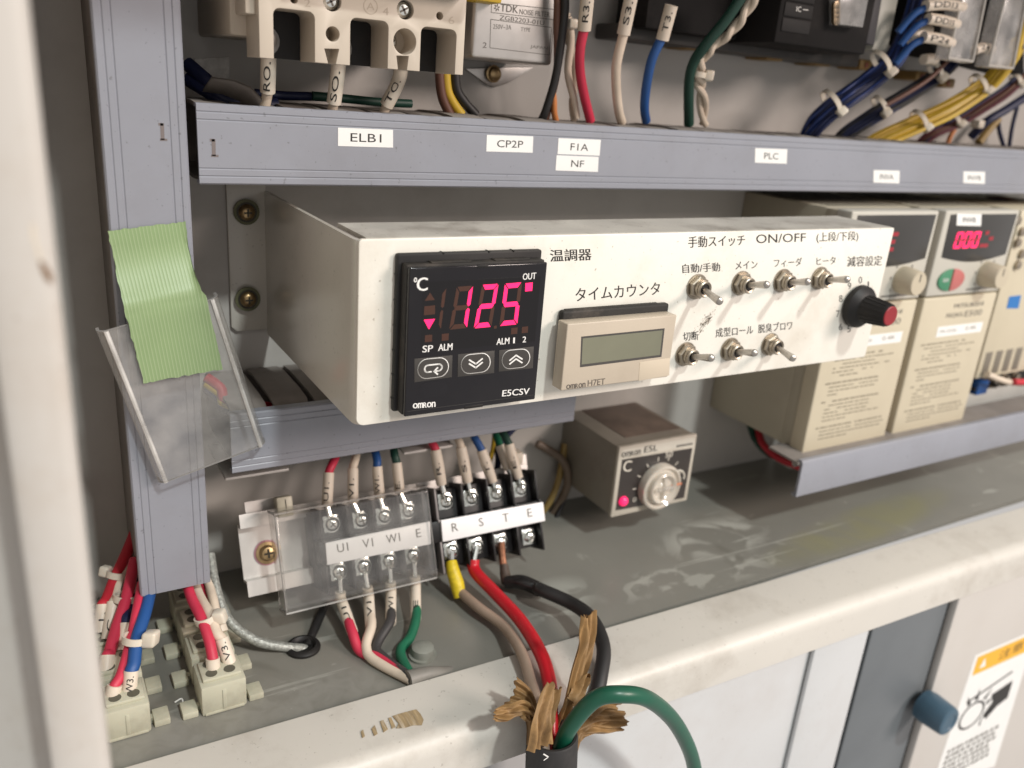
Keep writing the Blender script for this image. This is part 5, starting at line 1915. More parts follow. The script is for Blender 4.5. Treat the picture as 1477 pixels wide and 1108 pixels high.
md2.limit_method = 'ANGLE'
md2.angle_limit = 0.7
md2.harden_normals = False
dg = bpy.context.evaluated_depsgraph_get()
nm_ = bpy.data.meshes.new_from_object(front.evaluated_get(dg))
front.modifiers.clear()
front.data = nm_
nm_.shade_smooth()
nm_.set_sharp_from_angle(angle=math.radians(40))
bpy.data.objects.remove(co)
mb = MB()
mb.box(bx0 - 5, bx1 - 2, yk + 16, YB, bz + 6, zt_b, 1.2)
mb.box(bx0 - 3.2, bx0 + 1, yk + 3, yk + 16, bz + 12, zt_b, .6)
mb.build('body', BRK, br)
mb = MB()
zl = pk.p(*cD((900, -5))[0]).z + 1
mb.box(bx0 + 8, bx1 + 1, yk - 10, yk + 2, zl + 4, zt_b, 1.2)
mb.build('cap', BRK, br)
mb = MB()
for (s0, s1, zt__) in slots:
    mb.box(s0 + .2, s1 - .2, yk + 15.2, yk + 16.4, bz + .3, zt__ + 1)
mb.build('slot_shade', BLACK, br)  # black sheets added to paint the shade deep in the slots
DKSCREW = mat('dark_terminal_screw', (0.22, 0.21, 0.20), 0.4, metal=0.8)  # screw metal darkened as if shaded by its slot
for (s0, s1, zt__) in slots:
    mb = MB()
    mb.lathe((s0 + 1.2, yk + 15.4, zt__ - 9), (0, -1, 0), [(0, 4.6), (1, 4.6), (1.1, 3.6), (2.6, 3.4), (3.2, 2.2), (3.2, .1)], 18)
    mb.box(s0 + .9, s0 + 1.5, yk + 12, yk + 12.5, zt__ - 11.3, zt__ - 6.7, mi=1)
    mb.build('terminal_screw', [DKSCREW, DKWASH], br)
HOLE = mat('moulded_recess_shadow', (0.14, 0.12, 0.10), 0.6)


for c, r in (((605, 8), 2.9), ((1063, 62), 2.9), ((1040, 262), 2.6)):
    p_ = pk.p(*cD(c)[0])
    yy = yk + (1.6 if r > 2.7 else 9)
    mb = MB()
    mb.lathe((p_.x, yy + 1.5, p_.z), (0, -1, 0), [(0, r * .86), (1.2, r * .84), (1.9, r * .55), (2.0, .1)], 20)
    for a in (.5, 2.07):
        e = Vector((math.cos(a), 0, math.sin(a))) * r * .5
        f_ = Vector((-e.z, 0, e.x)).normalized() * .3
        pp_ = Vector((p_.x, yy - .55, p_.z))
        mb.add([pp_ + e + f_, pp_ - e + f_, pp_ - e - f_, pp_ + e - f_], [(0, 1, 2, 3)], 1)
    mb.build('cover_screw', [ZINC, HOLE], br)
mb = MB()
for s, c in (('2', (450, 18)), ('4', (940, 70)), ('6', (1352, 126))):
    x, y = c
    q = cD((x - 18, y + 24), (x + 18, y + 26), (x - 18, y - 24))
    write_px(mb, s, pk, *q, .06)
pc_ = pk.p(*cD((845, 40))[0])
mb.ring((pc_.x, yk - .02, pc_.z), (0, -1, 0), 2.15, 2.4, .05, 28)
write_px(mb, 'A', pk, *cD((820, 60), (870, 64), (820, 15)), .05)
mb.build('moulded_number', mat('moulded_brown', (0.38, 0.32, 0.25), 0.5), br)
# breaker wires
BW = 'marker sleeved wires under the breaker'
for s, w, tx, lb, fl in ((((205, 350), (200, 575)), None, 'RO.', 'RO sleeved wire dropping from the breaker into the long duct', 0),
                     (((645, 400), (615, 645)), None, 'SO.', 'SO sleeved wire dropping from the breaker into the long duct', 0),
                     (((1035, 430), (1015, 520), (945, 660)), None, 'TO.', 'bent TO sleeved wire dropping from the breaker into the long duct', 0)):
    P_ = [PY(*k, y) for k, y in zip(cD(*s), (58, 62, 66))]
    top_ = P_[0] + Vector((0, 2, 9))
    SL_ = [top_.lerp(P_[0], .3)] + P_
    o = marked_wire(lb, [top_] + P_ + [P_[-1] + Vector((-1, 4, -8))], 1.7, W_WHITE, SL_, 2.5, None, group=BW)
    so = [k for k in o.children if k.name.startswith('marker_sleeve')][0]
    mb = MB()
    write_tube(mb, tx, SL_, 2.5, .93, .42, None, 2.2, roll=0.15)
    mb.build('printed_marking', INK, so)
for k, (m, lb) in enumerate(((W_NAVY, 'navy wire lying in the long duct at its left end, top one'), (W_NAVY, 'navy wire lying in the long duct at its left end, lower one'))):
    wire(lb, [PY(*q_, y) for q_, y in zip(((270, 92 + k * 22), (300, 118 + k * 14), (330, 146 + k * 4), (400, 152)), (86, 80, 76, 76))], 2.4, m)
wire('dark green wire lying along the top of the long duct under the breaker', [PY(*q_, 78) for q_ in cD((480, 600), (700, 620), (900, 640), (1100, 650))], 1.6, W_DKGREEN)
wire('navy wire lying along the top of the long duct under the breaker', [PY(*q_, 80) for q_ in cD((120, 585), (300, 600), (480, 605), (640, 615))], 1.6, W_NAVY)
for k, (u0, m, lb) in enumerate(((1285, W_BROWN, 'brown wire dropping into the long duct right of the breaker'), (1325, W_YEL, 'yellow wire dropping into the long duct right of the breaker'), (1385, W_BLACK, 'black wire dropping into the long duct right of the breaker'))):
    wire(lb, [PY(*q_, 80) for q_ in cD((u0 - 10, 430), (u0, 560), (u0 + 20 + k * 14, 640), (u0 + 60 + k * 30, 720))], 1.9, m)
# grey cloth-like strap bending over the duct end
P_ = [PY(*k, y) for k, y in zip(((300, 118), (330, 122), (355, 132), (372, 150)), (68, 64, 61, 58))]
mb = MB()
mb.sheet([[q_ + Vector((0, e, -.3 * e)) for q_ in P_] for e in (-6, 10)], 0)
mb.sheet([[q_ + Vector((0, e, -.3 * e - .5)) for q_ in P_[::-1]] for e in (-6, 10)], 0)
tag(mb.build('duct_finger', PVC_DUSTY), 'bent brown grey duct finger over the navy wires at the end of the long duct', 'duct finger')

# ------------------------------------------------------------------ noise filter
yn = 72.0
pn = yplane(yn)
TIN = mat('filter_tin', (0.66, 0.63, 0.60), 0.34, metal=0.9, var=0.15, vscale=50, dirt=0.35, dscale=40, dirtcol=(0.45, 0.40, 0.36), rvar=0.08)
q = [pn.p(*k) for k in c3((148, 40), (525, 60), (500, 312), (128, 262))]
nx0, nx1 = q[3].x, (q[1].x + q[2].x) / 2
nz0 = (q[2].z + q[3].z) / 2
nf = thing('noise_filter', 'silver metal noise filter box with printed plate and a screwed mounting ear', 'noise filter', ((nx0 + nx1) / 2, YB, nz0))
MB().box(nx0, nx1, yn, YB - 1.5, nz0, nz0 + 60, 1.6, 3).build('can', TIN, nf)
ear = [PY(*k, YB - 1.6) for k in c3((100, 318), (420, 312), (300, 385), (240, 403), (205, 395))]
MB().slab(ear, (0, -1, 0), 1.4, .3).build('mounting_ear', TIN, nf)
p_ = PY(*c3((235, 343))[0], YB - 4)
MB().lathe((p_.x, YB - 3, p_.z), (0, -1, 0), [(0, 3.6), (.6, 3.6), (.8, 2.9), (2.4, 2.5), (3.1, 1.2), (3.1, .1)], 20).build('screw', BRASS, nf)
mb = MB()


def rect_line(c, w=.25):
    Q = [pn.p(*k, .06) for k in c3(*c)]
    for i in range(4):
        a, b = Q[i], Q[(i + 1) % 4]
        d = (b - a).normalized()
        e = Vector((-d.z, 0, d.x)) * w * .5
        mb.add([a + e, b + e, b - e, a - e], [(0, 1, 2, 3)])


rect_line(((222, 12), (520, 45), (515, 92), (220, 58)))
rect_line(((218, 90), (500, 128), (490, 255), (214, 222)))
for s, bl, br_2, tl, bo in (('TDK', (262, 52), (343, 62), (264, 18), .07), ('NOISE FILTER', (350, 66), (490, 80), (352, 42), .02), ('ZGB2203-01U', (258, 92), (465, 118), (260, 70), .03), ('250V~3A', (228, 134), (312, 138), (230, 112), .0),
                            ('TYPE', (356, 144), (400, 148), (358, 126), 0), ('2', (180, 222), (198, 223), (182, 196), .02), ('JAPAN', (400, 227), (480, 234), (402, 209), 0)):
    write_px(mb, s, pn, *c3(bl, br_2, tl), .06, 0, bo)
pp2 = pn.p(*c3((246, 36))[0], .06)
for a in range(6):
    t_ = a * math.pi / 3 + .3
    e = Vector((math.cos(t_), 0, math.sin(t_)))
    f_ = Vector((-e.z, 0, e.x)) * .25
    mb.add([pp2 + e * .4 + f_, pp2 + e * 1.3 + f_, pp2 + e * 1.3 - f_, pp2 + e * .4 - f_], [(0, 1, 2, 3)])
mb.build('printed_plate', INK_SOFT, nf)
MB().box(nx0 + 6, nx0 + 26, yn - 1, yn + 6, nz0 + 35, nz0 + 50, .6).build('terminal_cover', W_YEL, nf)
yy_ = PY(690, 2, 66)
tag(MB().box(yy_.x - 6, yy_.x + 9, 64, 74, yy_.z, yy_.z + 14, 1.0).build('yellow_tab', W_YEL), 'yellow plastic tab between the breaker and the noise filter', 'tab')

# wires from above into the long duct
wire('black wire hanging from above at the right of the noise filter', [PY(*k, y) for k, y in zip(c3((560, -40), (560, 60), (535, 250), (510, 380), (470, 520), (450, 560)), (66, 66, 68, 70, 72, 74))], 1.7, W_BLACK)
wire('brown wire hanging from above beside the noise filter', [PY(*k, y) for k, y in zip(c3((528, -40), (525, 100), (525, 300), (512, 400), (480, 520), (470, 560)), (68, 68, 70, 72, 74, 76))], 1.5, W_BROWN)
wire('orange wire in front of the black one at the noise filter', [PY(*k, y) for k, y in zip(c3((500, 400), (510, 460), (512, 520), (520, 560)), (71, 71, 72, 74))], 1.3, W_ORANGE)
wire('first tan wire of the tied pair left of the red R3 wire', [PY(*k, y) for k, y in zip(c3((575, 80), (590, 180), (578, 330), (600, 450), (615, 545)), (72, 72, 73, 74, 76))], 1.6, W_WHITE)
wire('second tan wire of the tied pair left of the red R3 wire', [PY(*k, y) for k, y in zip(c3((572, 60), (560, 140), (605, 260), (608, 380), (595, 480), (605, 560)), (76, 76, 75, 76, 77, 78))], 1.5, W_WHITE)


def tie(label, c, r, axis, head_dir, hs=1.0, m=None):
    """nylon cable tie: a band round a bundle and its square head"""
    mb = MB()
    ax = Vector(axis).normalized()
    mb.ring(Vector(c) - ax * 1.2, ax, r * .98, r + .55, 2.4, 20)
    h = Vector(head_dir).normalized()
    e = ax.cross(h).normalized()
    cc = Vector(c) + h * (r + 1.4)
    k = hs * 2.3
    P = [cc + ax * (sx * k) + h * (sy * k * .9) + e * (sz * k) for sx in (-1, 1) for sy in (-1, 1) for sz in (-1, 1)]
    mb.hull(P, [(0, 1, 3, 2), (4, 6, 7, 5), (0, 4, 5, 1), (2, 3, 7, 6), (0, 2, 6, 4), (1, 5, 7, 3)], k * .4, 3)
    return tag(mb.build('cable_tie', m or TIE), label, 'cable tie', 'nylon cable ties')


tie('cable tie on the tan pair beside the noise filter', PY(*c3((578, 118))[0], 72), 2.6, (0, 0, 1), (-.2, -1, .1), .8)
W3 = 'marker sleeved wires entering the long duct'
for pts, sl, m, tx, lb in ((((650, 130), (632, 230), (632, 330), (650, 440), (680, 560)), ((668, -30), (650, 140)), W_PINK, 'R3.', 'crimson wire with R3 sleeve dropping into the long duct'),
                           (((835, 150), (800, 300), (800, 420), (812, 520), (825, 565)), ((872, -30), (832, 160)), W_WHITE, 'S3.', 'ivory wire with S3 sleeve dropping into the long duct'),
                           (((1010, 175), (965, 280), (935, 400), (930, 500), (938, 560)), ((1055, 25), (1012, 185)), W_BLUE, 'T3.', 'blue wire with T3 sleeve dropping into the long duct')):
    P_ = [PY(*k, y) for k, y in zip(c3(*pts), (60, 62, 66, 70, 74))]
    s0, s1 = [PY(*k, y) for k, y in zip(c3(*sl), (57, 60))]
    o = marked_wire(lb, [s0.lerp(s1, .5)] + P_, 2.0, m, [s0, s1], 2.7, None, group=W3)
    so = [k for k in o.children if k.name.startswith('marker_sleeve')][0]
    mb = MB()
    write_tube(mb, tx, [s0, s1], 2.75, .74, .17, None, 2.4)
    mb.build('printed_marking', INK, so)
cE = lambda *L: zm(L, 880, 0, 4.6156)
wire('dark green wire slanting from the controller rack into the long duct', [PY(*k, y) for k, y in zip(cE((900, -60), (780, 120), (640, 290), (560, 420), (525, 560), (525, 830)), (50, 54, 60, 66, 70, 76))], 2.3, W_DKGREEN)
tw1, tw2 = [], []
cs = [PY(*k, y) for k, y in zip(cE((980, -60), (900, 90), (800, 220), (680, 320), (605, 420), (590, 520), (610, 620), (625, 830)), (48, 52, 56, 62, 66, 69, 72, 78))]
cs, _ = smooth(cs, 1.0, 8)
for i, q_ in enumerate(cs):
    a = i * .42
    e = Vector((math.cos(a) * .9, math.sin(a), math.cos(a) * .4))
    tw1.append(q_ + e * 1.45)
    tw2.append(q_ - e * 1.45)
MBt = MB().tube(tw1, 1.45, 10, 1).tube(tw2, 1.45, 10, 1)
tag(MBt.build('twisted_pair', W_WHITE), 'twisted ivory wire pair slanting down to the long duct', 'wire')
tie('cable tie on the twisted ivory pair', PY(*cE((590, 500))[0], 68), 3.0, (.1, 0, 1), (.9, -.5, 0), 1.0)

# ------------------------------------------------------------------ controller rack (black) and its modules
yr = 52.0
pr = yplane(yr)
RACK = mat('rack_black', (0.012, 0.011, 0.011), 0.7, spec=0.15, var=0.2, vscale=40, dirt=0.35, dscale=30, dirtcol=(0.06, 0.052, 0.046))
rk = thing('controller_rack', 'black controller rack with square modules above the long duct', 'controller', (pr.p(1150, 60).x, YB, pr.p(1150, 60).z))
xL = PY(960, 50, 60).x
zB = pr.p(1120, 62).z
c8 = lambda *L: zm(L, 1160, 0, 4.656)
xM = pr.p(1122, 30).x
xR = pr.p(*c8((385, 200))[0]).x
MB().box(xL, xM - 1, yr + 22, YB - 10, zB + 1, zB + 70, 1).build('power_module', RACK, rk)
MB().box(xM, xR + 6, yr, YB - 12, zB, zB + 70, 1.2).build('module', RACK, rk)
MB().box(xL - 4, xR + 40, YB - 24, YB - 1, zB - 3.5, zB + 3, .8).build('base_rail', mat('rack_base', (0.03, 0.026, 0.023), 0.5, dirt=0.5, dscale=40, dirtcol=(0.12, 0.10, 0.08)), rk)
mb = MB()
for k in range(4):
    z = zB + 5 + k * 6.2
    mb.box(xM + 2.5, xM + 20, yr - .5, yr + 1, z, z + 5.4, .25)
mb.build('panel_ridge', mat('rack_dark_grey', (0.022, 0.021, 0.021), 0.65, spec=0.2), rk)
mb = MB()
write_px(mb, 'IC', pr, *cE((1240, 76), (1272, 80), (1242, 42)), .7)
mb.add([pr.p(*k, .7) for k in cE((1285, 62), (1320, 66), (1320, 71), (1285, 67))], [(0, 1, 2, 3)])
mb.build('printed_mark', WHITE_INK, rk)
q = [PY(*k, yr - 6) for k in c8((240, -40), (440, -40), (395, 185), (240, 165))]
mb = MB()
mb.slab(q, (0, -1, 0), 12, .4)
mb.build('terminal_flap', CLEAR3, rk)
q = [PY(*k, yr - 1) for k in c8((170, 60), (205, 40), (200, 140), (165, 130))]
mb = MB()
for k in range(4):
    c_ = PY(*c8((205, 40 + k * 32))[0], yr - 2)
    mb.lathe(c_, (0, -1, 0), [(0, 2.2), (1.4, 2.2), (1.6, 1.4), (1.6, .1)], 12)
mb.build('terminal_screw', mat('gilt_contact', (0.55, 0.42, 0.28), 0.35, metal=1.0), rk)
q = [PY(*k, yr + 2) for k in c8((440, -40), (525, -40), (470, 305), (385, 285))]
MB().slab(q, (0, -1, 0), 30, .4).build('side_module', mat('rack_slate', (0.05, 0.048, 0.052), 0.5, spec=0.3), rk)
q = [PY(*k, yr + 8) for k in c8((525, -40), (640, -40), (560, 345), (455, 335), (470, 300))]
MB().slab(q, (0, -1, 0), 30, .6).build('pale_module', mat('rack_pale_grey', (0.40, 0.40, 0.35), 0.45, var=0.08, vscale=40), rk)
MUST = mat('mustard_clip', (0.26, 0.155, 0.04), 0.5, var=0.3, vscale=100)
for k, c in enumerate(((985, 62), (1100, 78), (1170, 86), (1232, 92), (1312, 108), (1350, 118))):
    p_ = PY(*c, YB - 8)
    mb = MB()
    mb.box(p_.x - 5, p_.x + 7, YB - 16, YB - .5, p_.z - 3, p_.z + 2.2, 1.0)
    mb.lathe((p_.x, YB - 16, p_.z - .6), (0, -1, 0), [(0, 1.6), (.6, 1.5), (.7, .1)], 12, mi=1)
    mb.build('mounting_clip', [MUST, mat('rust_screw', (0.20, 0.06, 0.03), 0.5)], rk)

# ------------------------------------------------------------------ relay terminals with clear flaps at the upper right
yt_ = 50.0
ptr = yplane(yt_)
rt = thing('relay_terminal', 'black relay terminal unit with two clear flaps at the upper right', 'terminal unit', ptr.p(*c8((1150, 420))[0]))
q = [PY(*k, yt_ + 14) for k in c8((820, -60), (1476, -60), (1476, 500), (1240, 440), (960, 380), (830, 300))]
MB().slab(q, (0, -1, 0), 24, .5).build('base', mat('terminal_base_matte', (0.010, 0.0095, 0.0095), 0.85, spec=0.12), rt)
for c in (((1055, -40), (1225, -40), (1130, 425), (955, 400)), ((1345, -40), (1500, -40), (1400, 470), (1225, 450))):
    q = [PY(*k, yt_ - 4) for k in c8(*c)]
    fl = MB().slab(q, (0, -1, 0), 7.0, .5).build('flap', CLEAR3, rt)
    mb = MB()
    tl_, tr2, br2, bl2 = q
    for sgn, (a, b) in ((1, (tl_, bl2)), (-1, (tr2, br2))):
        mb.tube([a + Vector((sgn * .8, -.3, 0)), b + Vector((sgn * .8, -.3, .6))], .7, 8, 1)
    mb.tube([bl2 + Vector((.6, -.3, .8)), br2 + Vector((-.6, -.3, .8))], .6, 8, 1)
    mb.build('flap_rim', mat('flap_rim_plastic', (0.52, 0.50, 0.46), 0.3), fl)
SG = 'marker sleeved wires of the relay terminal'
for c0_, c1_, c2_, tx, lb in (((815, 40), (940, 30), (1060, 48), 'DD13.', 'blue wire with DD13 sleeve at the relay terminal'),
                              ((830, 125), (930, 140), (1020, 165), 'DD15.', 'blue wire with DD15 sleeve at the relay terminal'),
                              ((800, 250), (900, 262), (985, 290), 'P24.', 'blue wire with P24 sleeve at the relay terminal')):
    P_ = [PY(*k, y) for k, y in zip(c8(c0_, c1_, c2_), (46, 45, 48))]
    x_ = PY(c8(c0_)[0][0] - 40, c8(c0_)[0][1] + 38, 52)
    o = marked_wire(lb, [x_, x_.lerp(P_[0], .6) + Vector((0, 0, 1.5)), P_[0].lerp(P_[1], .4)], 1.7, W_BLUE, P_, 2.6, None, group=SG)
    so = [k for k in o.children if k.name.startswith('marker_sleeve')][0]
    mb = MB()
    write_tube(mb, tx, P_, 2.62, .10, .72, None, 2.6)
    mb.build('printed_marking', INK, so)
P_ = [PY(*k, 52) for k in c8((715, 290), (760, 220), (840, 205))]
tag(MB().tube(P_, 2.4, 12).build('bare_sleeve', SLEEVE), 'unmarked pale sleeve bent behind the P24 sleeve', 'sleeve')
P_ = [PY(*k, 50) for k in c8((1140, 340), (1195, 320), (1260, 335))]
so = tag(MB().tube(P_, 2.5, 14).build('bare_sleeve', SLEEVE), 'pale sleeve marked 24 between the two clear flaps', 'sleeve')
mb = MB()
write_tube(mb, '24.', P_, 2.55, .15, .7, None, 2.4)
mb.build('printed_marking', INK, so)
P_ = [PY(*k, 60) for k in c8((800, 400), (850, 395), (880, 405))]
tag(MB().tube(P_, 2.6, 12).build('bare_sleeve', SLEEVE), 'short pale sleeve low under the relay terminal', 'sleeve')


def bundle(label, path, ys, R, n, r, m, seed, group, cat='wire'):
    """n separate wires running together"""
    rg = random.Random(seed)
    base = [PY(*k, y) for k, y in zip(path, ys)]
    d_ = (base[-1] - base[-2]) * .5
    base.append(base[-1] + Vector((d_.x, 4, min(d_.z, -9))))
    for i in range(n):
        a = 6.283 * i / n + rg.uniform(-.3, .3)
        rr = R * (0.95 if i % 3 else 0.35)
        P_ = []
        for j, q_ in enumerate(base):
            a += rg.uniform(-.25, .25)
            P_.append(q_ + Vector((math.cos(a) * .5, math.sin(a) * .8, math.sin(a) * .6 + math.cos(a) * .65)) * rr)
        mm = m[i % len(m)]
        wire(label, P_, r, mm, group=group, n=10)


bundle('navy wire in the thick bundle sweeping from the relay terminal to the long duct', c8((780, -60), (700, 200), (600, 400), (420, 560), (220, 700), (80, 830), (10, 960)), (60, 58, 58, 62, 66, 72, 78), 5.2, 22, 1.05, [W_NAVY, W_NAVY, mat('royal_pvc', (0.012, 0.035, 0.16), 0.4)], 1, 'navy bundle over the long duct')
bundle('navy wire in the second bundle behind the thick one', c8((1010, 400), (880, 520), (700, 640), (520, 740), (380, 830), (250, 920)), (72, 72, 74, 76, 80, 84), 4.0, 13, 1.05, [W_NAVY, W_BLACK, W_NAVY], 2, 'second navy bundle over the long duct')
bundle('yellow wire in the bundle under the clear flaps', c8((1430, 300), (1320, 470), (1180, 600), (960, 740), (720, 850), (480, 960)), (58, 60, 64, 68, 74, 80), 4.6, 18, 1.12, [W_YEL, mat('deep_yellow_pvc', (0.48, 0.31, 0.03), 0.42)], 3, 'yellow bundle over the long duct')
bundle('brown wire in the loose bundle below the yellow one', c8((1480, 500), (1350, 620), (1180, 730), (1020, 830), (860, 900)), (70, 70, 74, 78, 82), 2.8, 7, 1.15, [W_BROWN, W_NAVY, mat('maroon_pvc', (0.10, 0.02, 0.03), 0.45)], 4, 'brown bundle over the long duct')
wire('thin brown wire lying on the second navy bundle', [PY(*k, y) for k, y in zip(c8((960, 410), (850, 520), (700, 620), (540, 710)), (66, 66, 68, 71))], 1.2, W_BROWN)
wire('yellow wire running down the right edge beside the clear flap', [PY(*k, 50) for k in c8((1490, 120), (1450, 250), (1415, 400))], 2.2, W_YEL)
wire('navy wire in the right corner above the long duct', [PY(*k, y) for k, y in zip(c8((1490, 650), (1350, 740), (1220, 820), (1120, 920)), (80, 80, 82, 88))], 2.6, W_NAVY)
wire('orange wire bending down into the long duct at the right', [PY(*k, 84) for k in c8((1010, 870), (980, 920), (955, 990))], 1.4, W_ORANGE)
wire('thin navy wire, first of two dropping at the right corner', [PY(*k, 94) for k in c8((1300, 760), (1310, 880), (1345, 1000))], 1.3, W_NAVY)
wire('thin navy wire, second of two dropping at the right corner', [PY(*k, 94) for k in c8((1430, 720), (1395, 860), (1375, 1000))], 1.3, W_NAVY)
wire('mustard wire dropping at the right corner', [PY(*k, 92) for k in c8((1300, 800), (1230, 880), (1170, 960))], 2.6, mat('mustard_pvc', (0.30, 0.20, 0.06), 0.5))
for c, r, y, hd, lb in (((515, 415), 5.8, 58, (.5, -.6, -.6), 'cable tie on the thick navy bundle, upper one'), ((180, 680), 6.0, 66, (.5, -.6, -.6), 'cable tie on the thick navy bundle, lower one'),
                        ((880, 470), 4.6, 70, (.5, -.6, -.6), 'cable tie on the second navy bundle, upper one'), ((505, 700), 4.6, 75, (.4, -.6, -.7), 'cable tie on the second navy bundle, lower one'),
                        ((1170, 560), 5.4, 64, (.7, -.6, -.5), 'cable tie on the yellow bundle, upper one'), ((770, 800), 5.4, 73, (.5, -.6, -.6), 'cable tie on the yellow bundle, lower one'),
                        ((1010, 800), 3.4, 78, (.6, -.6, -.5), 'cable tie on the brown bundle, lower one'), ((1420, 530), 3.4, 70, (.6, -.6, -.5), 'cable tie on the brown bundle, upper one')):
    tie(lb, PY(*c8(c)[0], y), r, (1, -.4, 1.0), hd, 1.05)
c_ = PY(*c8((1175, 835))[0], 82)
tag(MB().box(c_.x - 3, c_.x + 3, 80, 86, c_.z - 2.4, c_.z + 2.4, 1).build('cable_clip', TIE), 'pale cable clip at the end of the navy wire in the right corner', 'clip')

# ------------------------------------------------------------------ connectors on the floor at the left
cF = lambda *L: zm(L, 130, 910, 5.892)
G = 'nylon connectors on the floor'


def connector(x0, x1, y0, label, hgt=11.5, ly=15.0):
    t = thing('connector', label, 'connector', ((x0 + x1) / 2, y0 + ly / 2, ZF), G)
    mb = MB()
    mb.box(x0, x1, y0, y0 + ly, ZF, ZF + hgt, 0.8)
    mb.box(x0 + 1.0, x1 - 1.0, y0 - .35, y0 + .5, ZF + .3, ZF + 1.3, .2)
    mb.box(x0 + (x1 - x0) * .46, x0 + (x1 - x0) * .54, y0 - .25, y0 + .5, ZF + 1.3, ZF + hgt - 2.5, .15)
    mb.build('housing', NYLON, t)
    mb = MB()
    mb.box(x0 + 1.2, x1 - 1.0, y0 + 2.5, y0 + ly - 2, ZF + hgt - .1, ZF + hgt + 1.4, .5)
    mb.build('upper_rim', NYLON, t)
    mb = MB()
    for fx in (.30, .70):
        for fy in (.35, .70):
            mb.lathe((x0 + (x1 - x0) * fx, y0 + ly * fy, ZF + hgt + 1.36), (0, 0, 1), [(0, 2.0), (.1, 2.0)], 14)
    mb.build('wire_entry', mat('entry_shadow', (0.10, 0.095, 0.07), 0.7), t)
    for sgn, xe in ((-1, x0), (1, x1)):
        mb = MB()
        x1_, x2 = xe + sgn * 1.0, xe + sgn * 6.2
        mb.box(min(x1_, x2), max(x1_, x2), y0 + 1.0, y0 + 8.0, ZF, ZF + 2.6, .4)
        mb.box(min(xe, x1_ + sgn * .3), max(xe, x1_ + sgn * .3), y0 + 4.2, y0 + 6.4, ZF, ZF + 2.0)
        mb.build('latch', NYLON, t)
    return t


fA0, fA1 = PZ(292, 1035, ZF), PZ(357, 1017, ZF)
fB0, fB1 = PZ(155, 1072, ZF), PZ(217, 1057, ZF)
xa0, xa1, ya = fA0.x, fA1.x, (fA0.y + fA1.y) / 2
xb0, xb1, yb = fB0.x - .5, fB1.x + .6, (fB0.y + fB1.y) / 2
nm = ('front', 'second', 'third', 'rear')
for k in range(4):
    connector(xa0, xa1, ya + k * 17.5, '%s white nylon connector in the floor row below the tall duct' % nm[k], 12 - .2 * k)
for k in range(4):
    connector(xb0, xb1, yb + k * 17.5, '%s white nylon connector in the floor row beside the door edge' % nm[k], 12 - .2 * k)


def conn_wire(label, pts, ys, m, sl, tx, r=1.9, flip=True, tr=(.2, .75)):
    """last two points are the sleeve's ends, the last inside the connector"""
    P_ = [PY(*k, y) for k, y in zip(pts, ys)]
    s = [P_[-2], P_[-1]]
    o = marked_wire(label, P_[:-1] + [P_[-2].lerp(P_[-1], .12)], r, m, s, 2.45, None, group='connector wires at the left')
    if tx:
        so = [k for k in o.children if k.name.startswith('marker_sleeve')][0]
        mb = MB()
        write_tube(mb, tx, s, 2.46, tr[1], tr[0], None, 2.1)
        mb.build('printed_marking', INK, so)
    return o


cG = lambda *L: zm(L, 130, 760, 5.892)
conn_wire('red wire bending into the front connector below the tall duct', cG((800, 400), (860, 600), (950, 780), (1010, 960), (1042, 1115), (1050, 1270)), (64, 52, 40, 32, 27, 25), W_PINK, None, None)
conn_wire('ivory wire with V3 sleeve in the front connector below the tall duct', cG((860, 400), (920, 580), (1010, 740), (1080, 900), (1115, 950), (1205, 1215)), (68, 56, 42, 34, 32, 25.5), W_WHITE, None, 'V3.', 2.0, tr=(.12, .66))
conn_wire('red wire of the tied pair behind the ivory V3 wire', cG((900, 380), (960, 520), (1010, 640), (1060, 780), (1070, 900)), (74, 66, 58, 50, 46), W_PINK, None, None, 1.4)
conn_wire('ivory wire of the tied pair behind the V3 wire', cG((990, 380), (1020, 520), (1045, 640), (1080, 780), (1120, 900)), (70, 62, 54, 48, 44), W_WHITE, None, None, 1.7)
tie('cable tie on the red and ivory wires below the tall duct', PY(*cG((985, 775))[0], 40), 3.6, (.25, -.2, -1), (1, -.5, .2), 1.05)
conn_wire('blue wire with W3 sleeve in the front connector by the door edge', cG((520, 500), (470, 720), (400, 960), (365, 1150), (350, 1220), (320, 1490)), (62, 48, 38, 31, 29, 25), W_BLUE, None, 'W3.', 2.2, tr=(.14, .68))
conn_wire('red wire in the front connector by the door edge', cG((440, 480), (400, 700), (340, 960), (260, 1250), (210, 1345), (170, 1520)), (64, 50, 40, 30, 27, 25), W_PINK, None, None, 1.7)
conn_wire('red wire with C sleeve in the second connector by the door edge', cG((380, 280), (310, 600), (230, 850), (170, 1060), (150, 1090), (130, 1260)), (78, 64, 54, 46, 44, 40), W_PINK, None, None, 2.1)
conn_wire('dark red wire in the third connector by the door edge', cG((400, 0), (320, 200), (210, 440), (140, 620), (110, 660), (90, 900)), (96, 88, 78, 70, 68, 62), W_RED, None, '1.', 2.2, tr=(.3, .6))
conn_wire('tan wire tied to the dark red wire by the door edge', cG((400, 200), (330, 330), (250, 480), (210, 600), (200, 640), (150, 960)), (92, 84, 76, 70, 67, 58), W_WHITE, None, 'C', 1.8, tr=(.5, .8))
conn_wire('navy wire behind the red wires by the door edge', cG((420, 420), (380, 560), (335, 700), (320, 780), (310, 820), (280, 1050)), (78, 70, 62, 56, 54, 48), W_NAVY, None, None, 2.2)
tie('cable tie on the red and blue wires by the door edge', PY(*cG((385, 950))[0], 38), 3.9, (.2, .2, 1), (1, -.6, .1), 1.2)
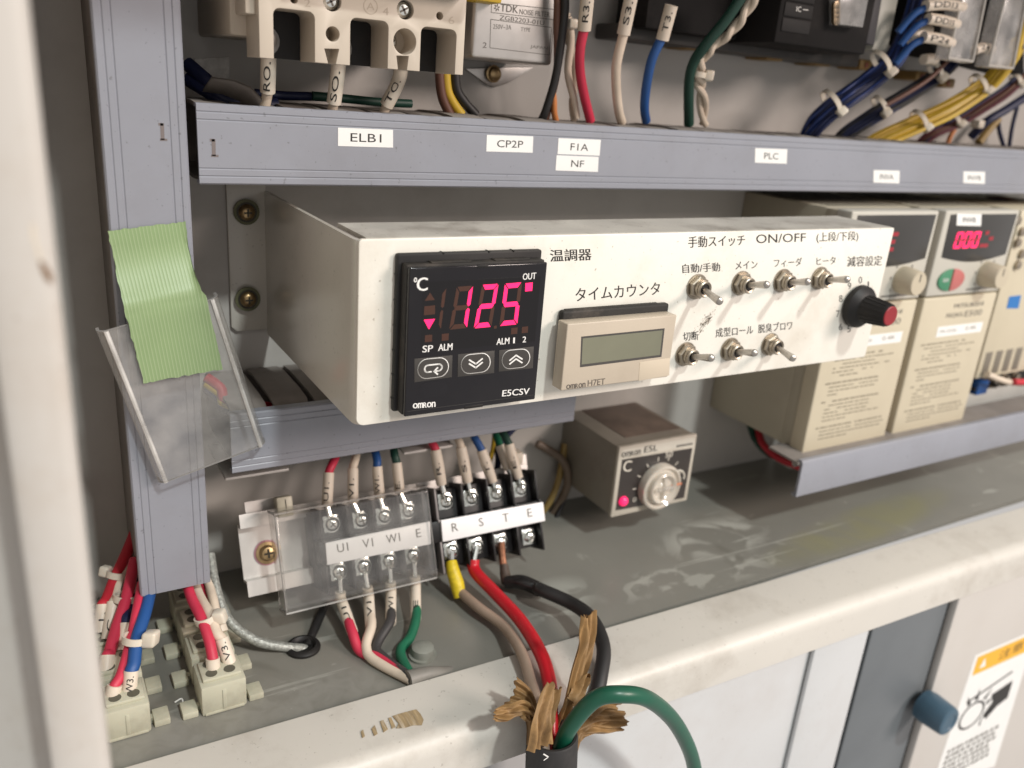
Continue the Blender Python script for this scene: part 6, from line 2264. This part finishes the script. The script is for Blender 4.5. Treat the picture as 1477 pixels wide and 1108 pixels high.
tie('cable tie on the red wires just under the tall duct', PY(*cG((300, 600))[0], 66), 3.8, (.2, .2, 1), (.8, .6, .1), .9)
tie('cable tie on the dark red wire by the left wall', PY(*cG((230, 400))[0], 79), 3.4, (.3, .2, 1), (-.8, .6, .1), .9)
# braided cable and its grommet
P_ = [PY(*k, y) for k, y in zip(((303, 800), (312, 850), (330, 895), (370, 925), (410, 935), (437, 936), (446, 950)), (74, 62, 52, 44, 41, 40.5, 40))]
P_ = [Vector((q_.x, q_.y, max(q_.z, ZF + 2.0 if i < 5 else ZF - 3))) for i, q_ in enumerate(P_)]
BRD = mat('braided_sleeve', (0.36, 0.37, 0.34), 0.32, metal=0.3, var=0.5, vscale=900, bump=1.0, bscale=1500)
tag(MB().tube(P_, 1.9, 14, 8).build('braided_cable', BRD), 'grey braided cable curving from the tall duct into the floor grommet', 'cable')
gc = PZ(437, 935, ZF)
mb = MB()
mb.lathe((gc.x, gc.y, ZF), (0, 0, 1), [(0, 6.8), (1.0, 6.8), (1.8, 6.0), (2.0, 5.0), (1.2, 4.2), (.3, 4.0), (.2, .1)], 28)
tag(mb.build('grommet', BLACK), 'black rubber grommet in the floor where the braided cable enters', 'grommet')
wire('black wire rising out of the floor grommet', [Vector((gc.x + 2, gc.y + 1, ZF - .5)), PY(455, 905, 50), PY(470, 870, 60)], 1.8, W_BLACK)
# scrap of white plastic on the floor
c_ = PZ(258, 1013, ZF)
tag(MB().tube([c_ + Vector((-1.4, 0, .4)), c_ + Vector((1.0, .8, .6)), c_ + Vector((1.2, -1.0, .4))], .3, 8, 4).build('plastic_scrap', WHITE_INK), 'tiny white curl of plastic on the floor between the connector rows', 'scrap')
# wires seen inside the left end of the short duct
for k, (m, lb) in enumerate(((W_RED, 'red wire looping inside the short duct'), (W_YEL, 'yellow wire looping inside the short duct'), (W_NAVY, 'navy wire looping inside the short duct'))):
    wire(lb, [PY(*q_, y) for q_, y in zip(((298, 545 + 8 * k), (318, 560 + 8 * k), (330, 580 + 6 * k), (400, 588 + 3 * k)), (80, 76, 74, 76))], 2.0, m)
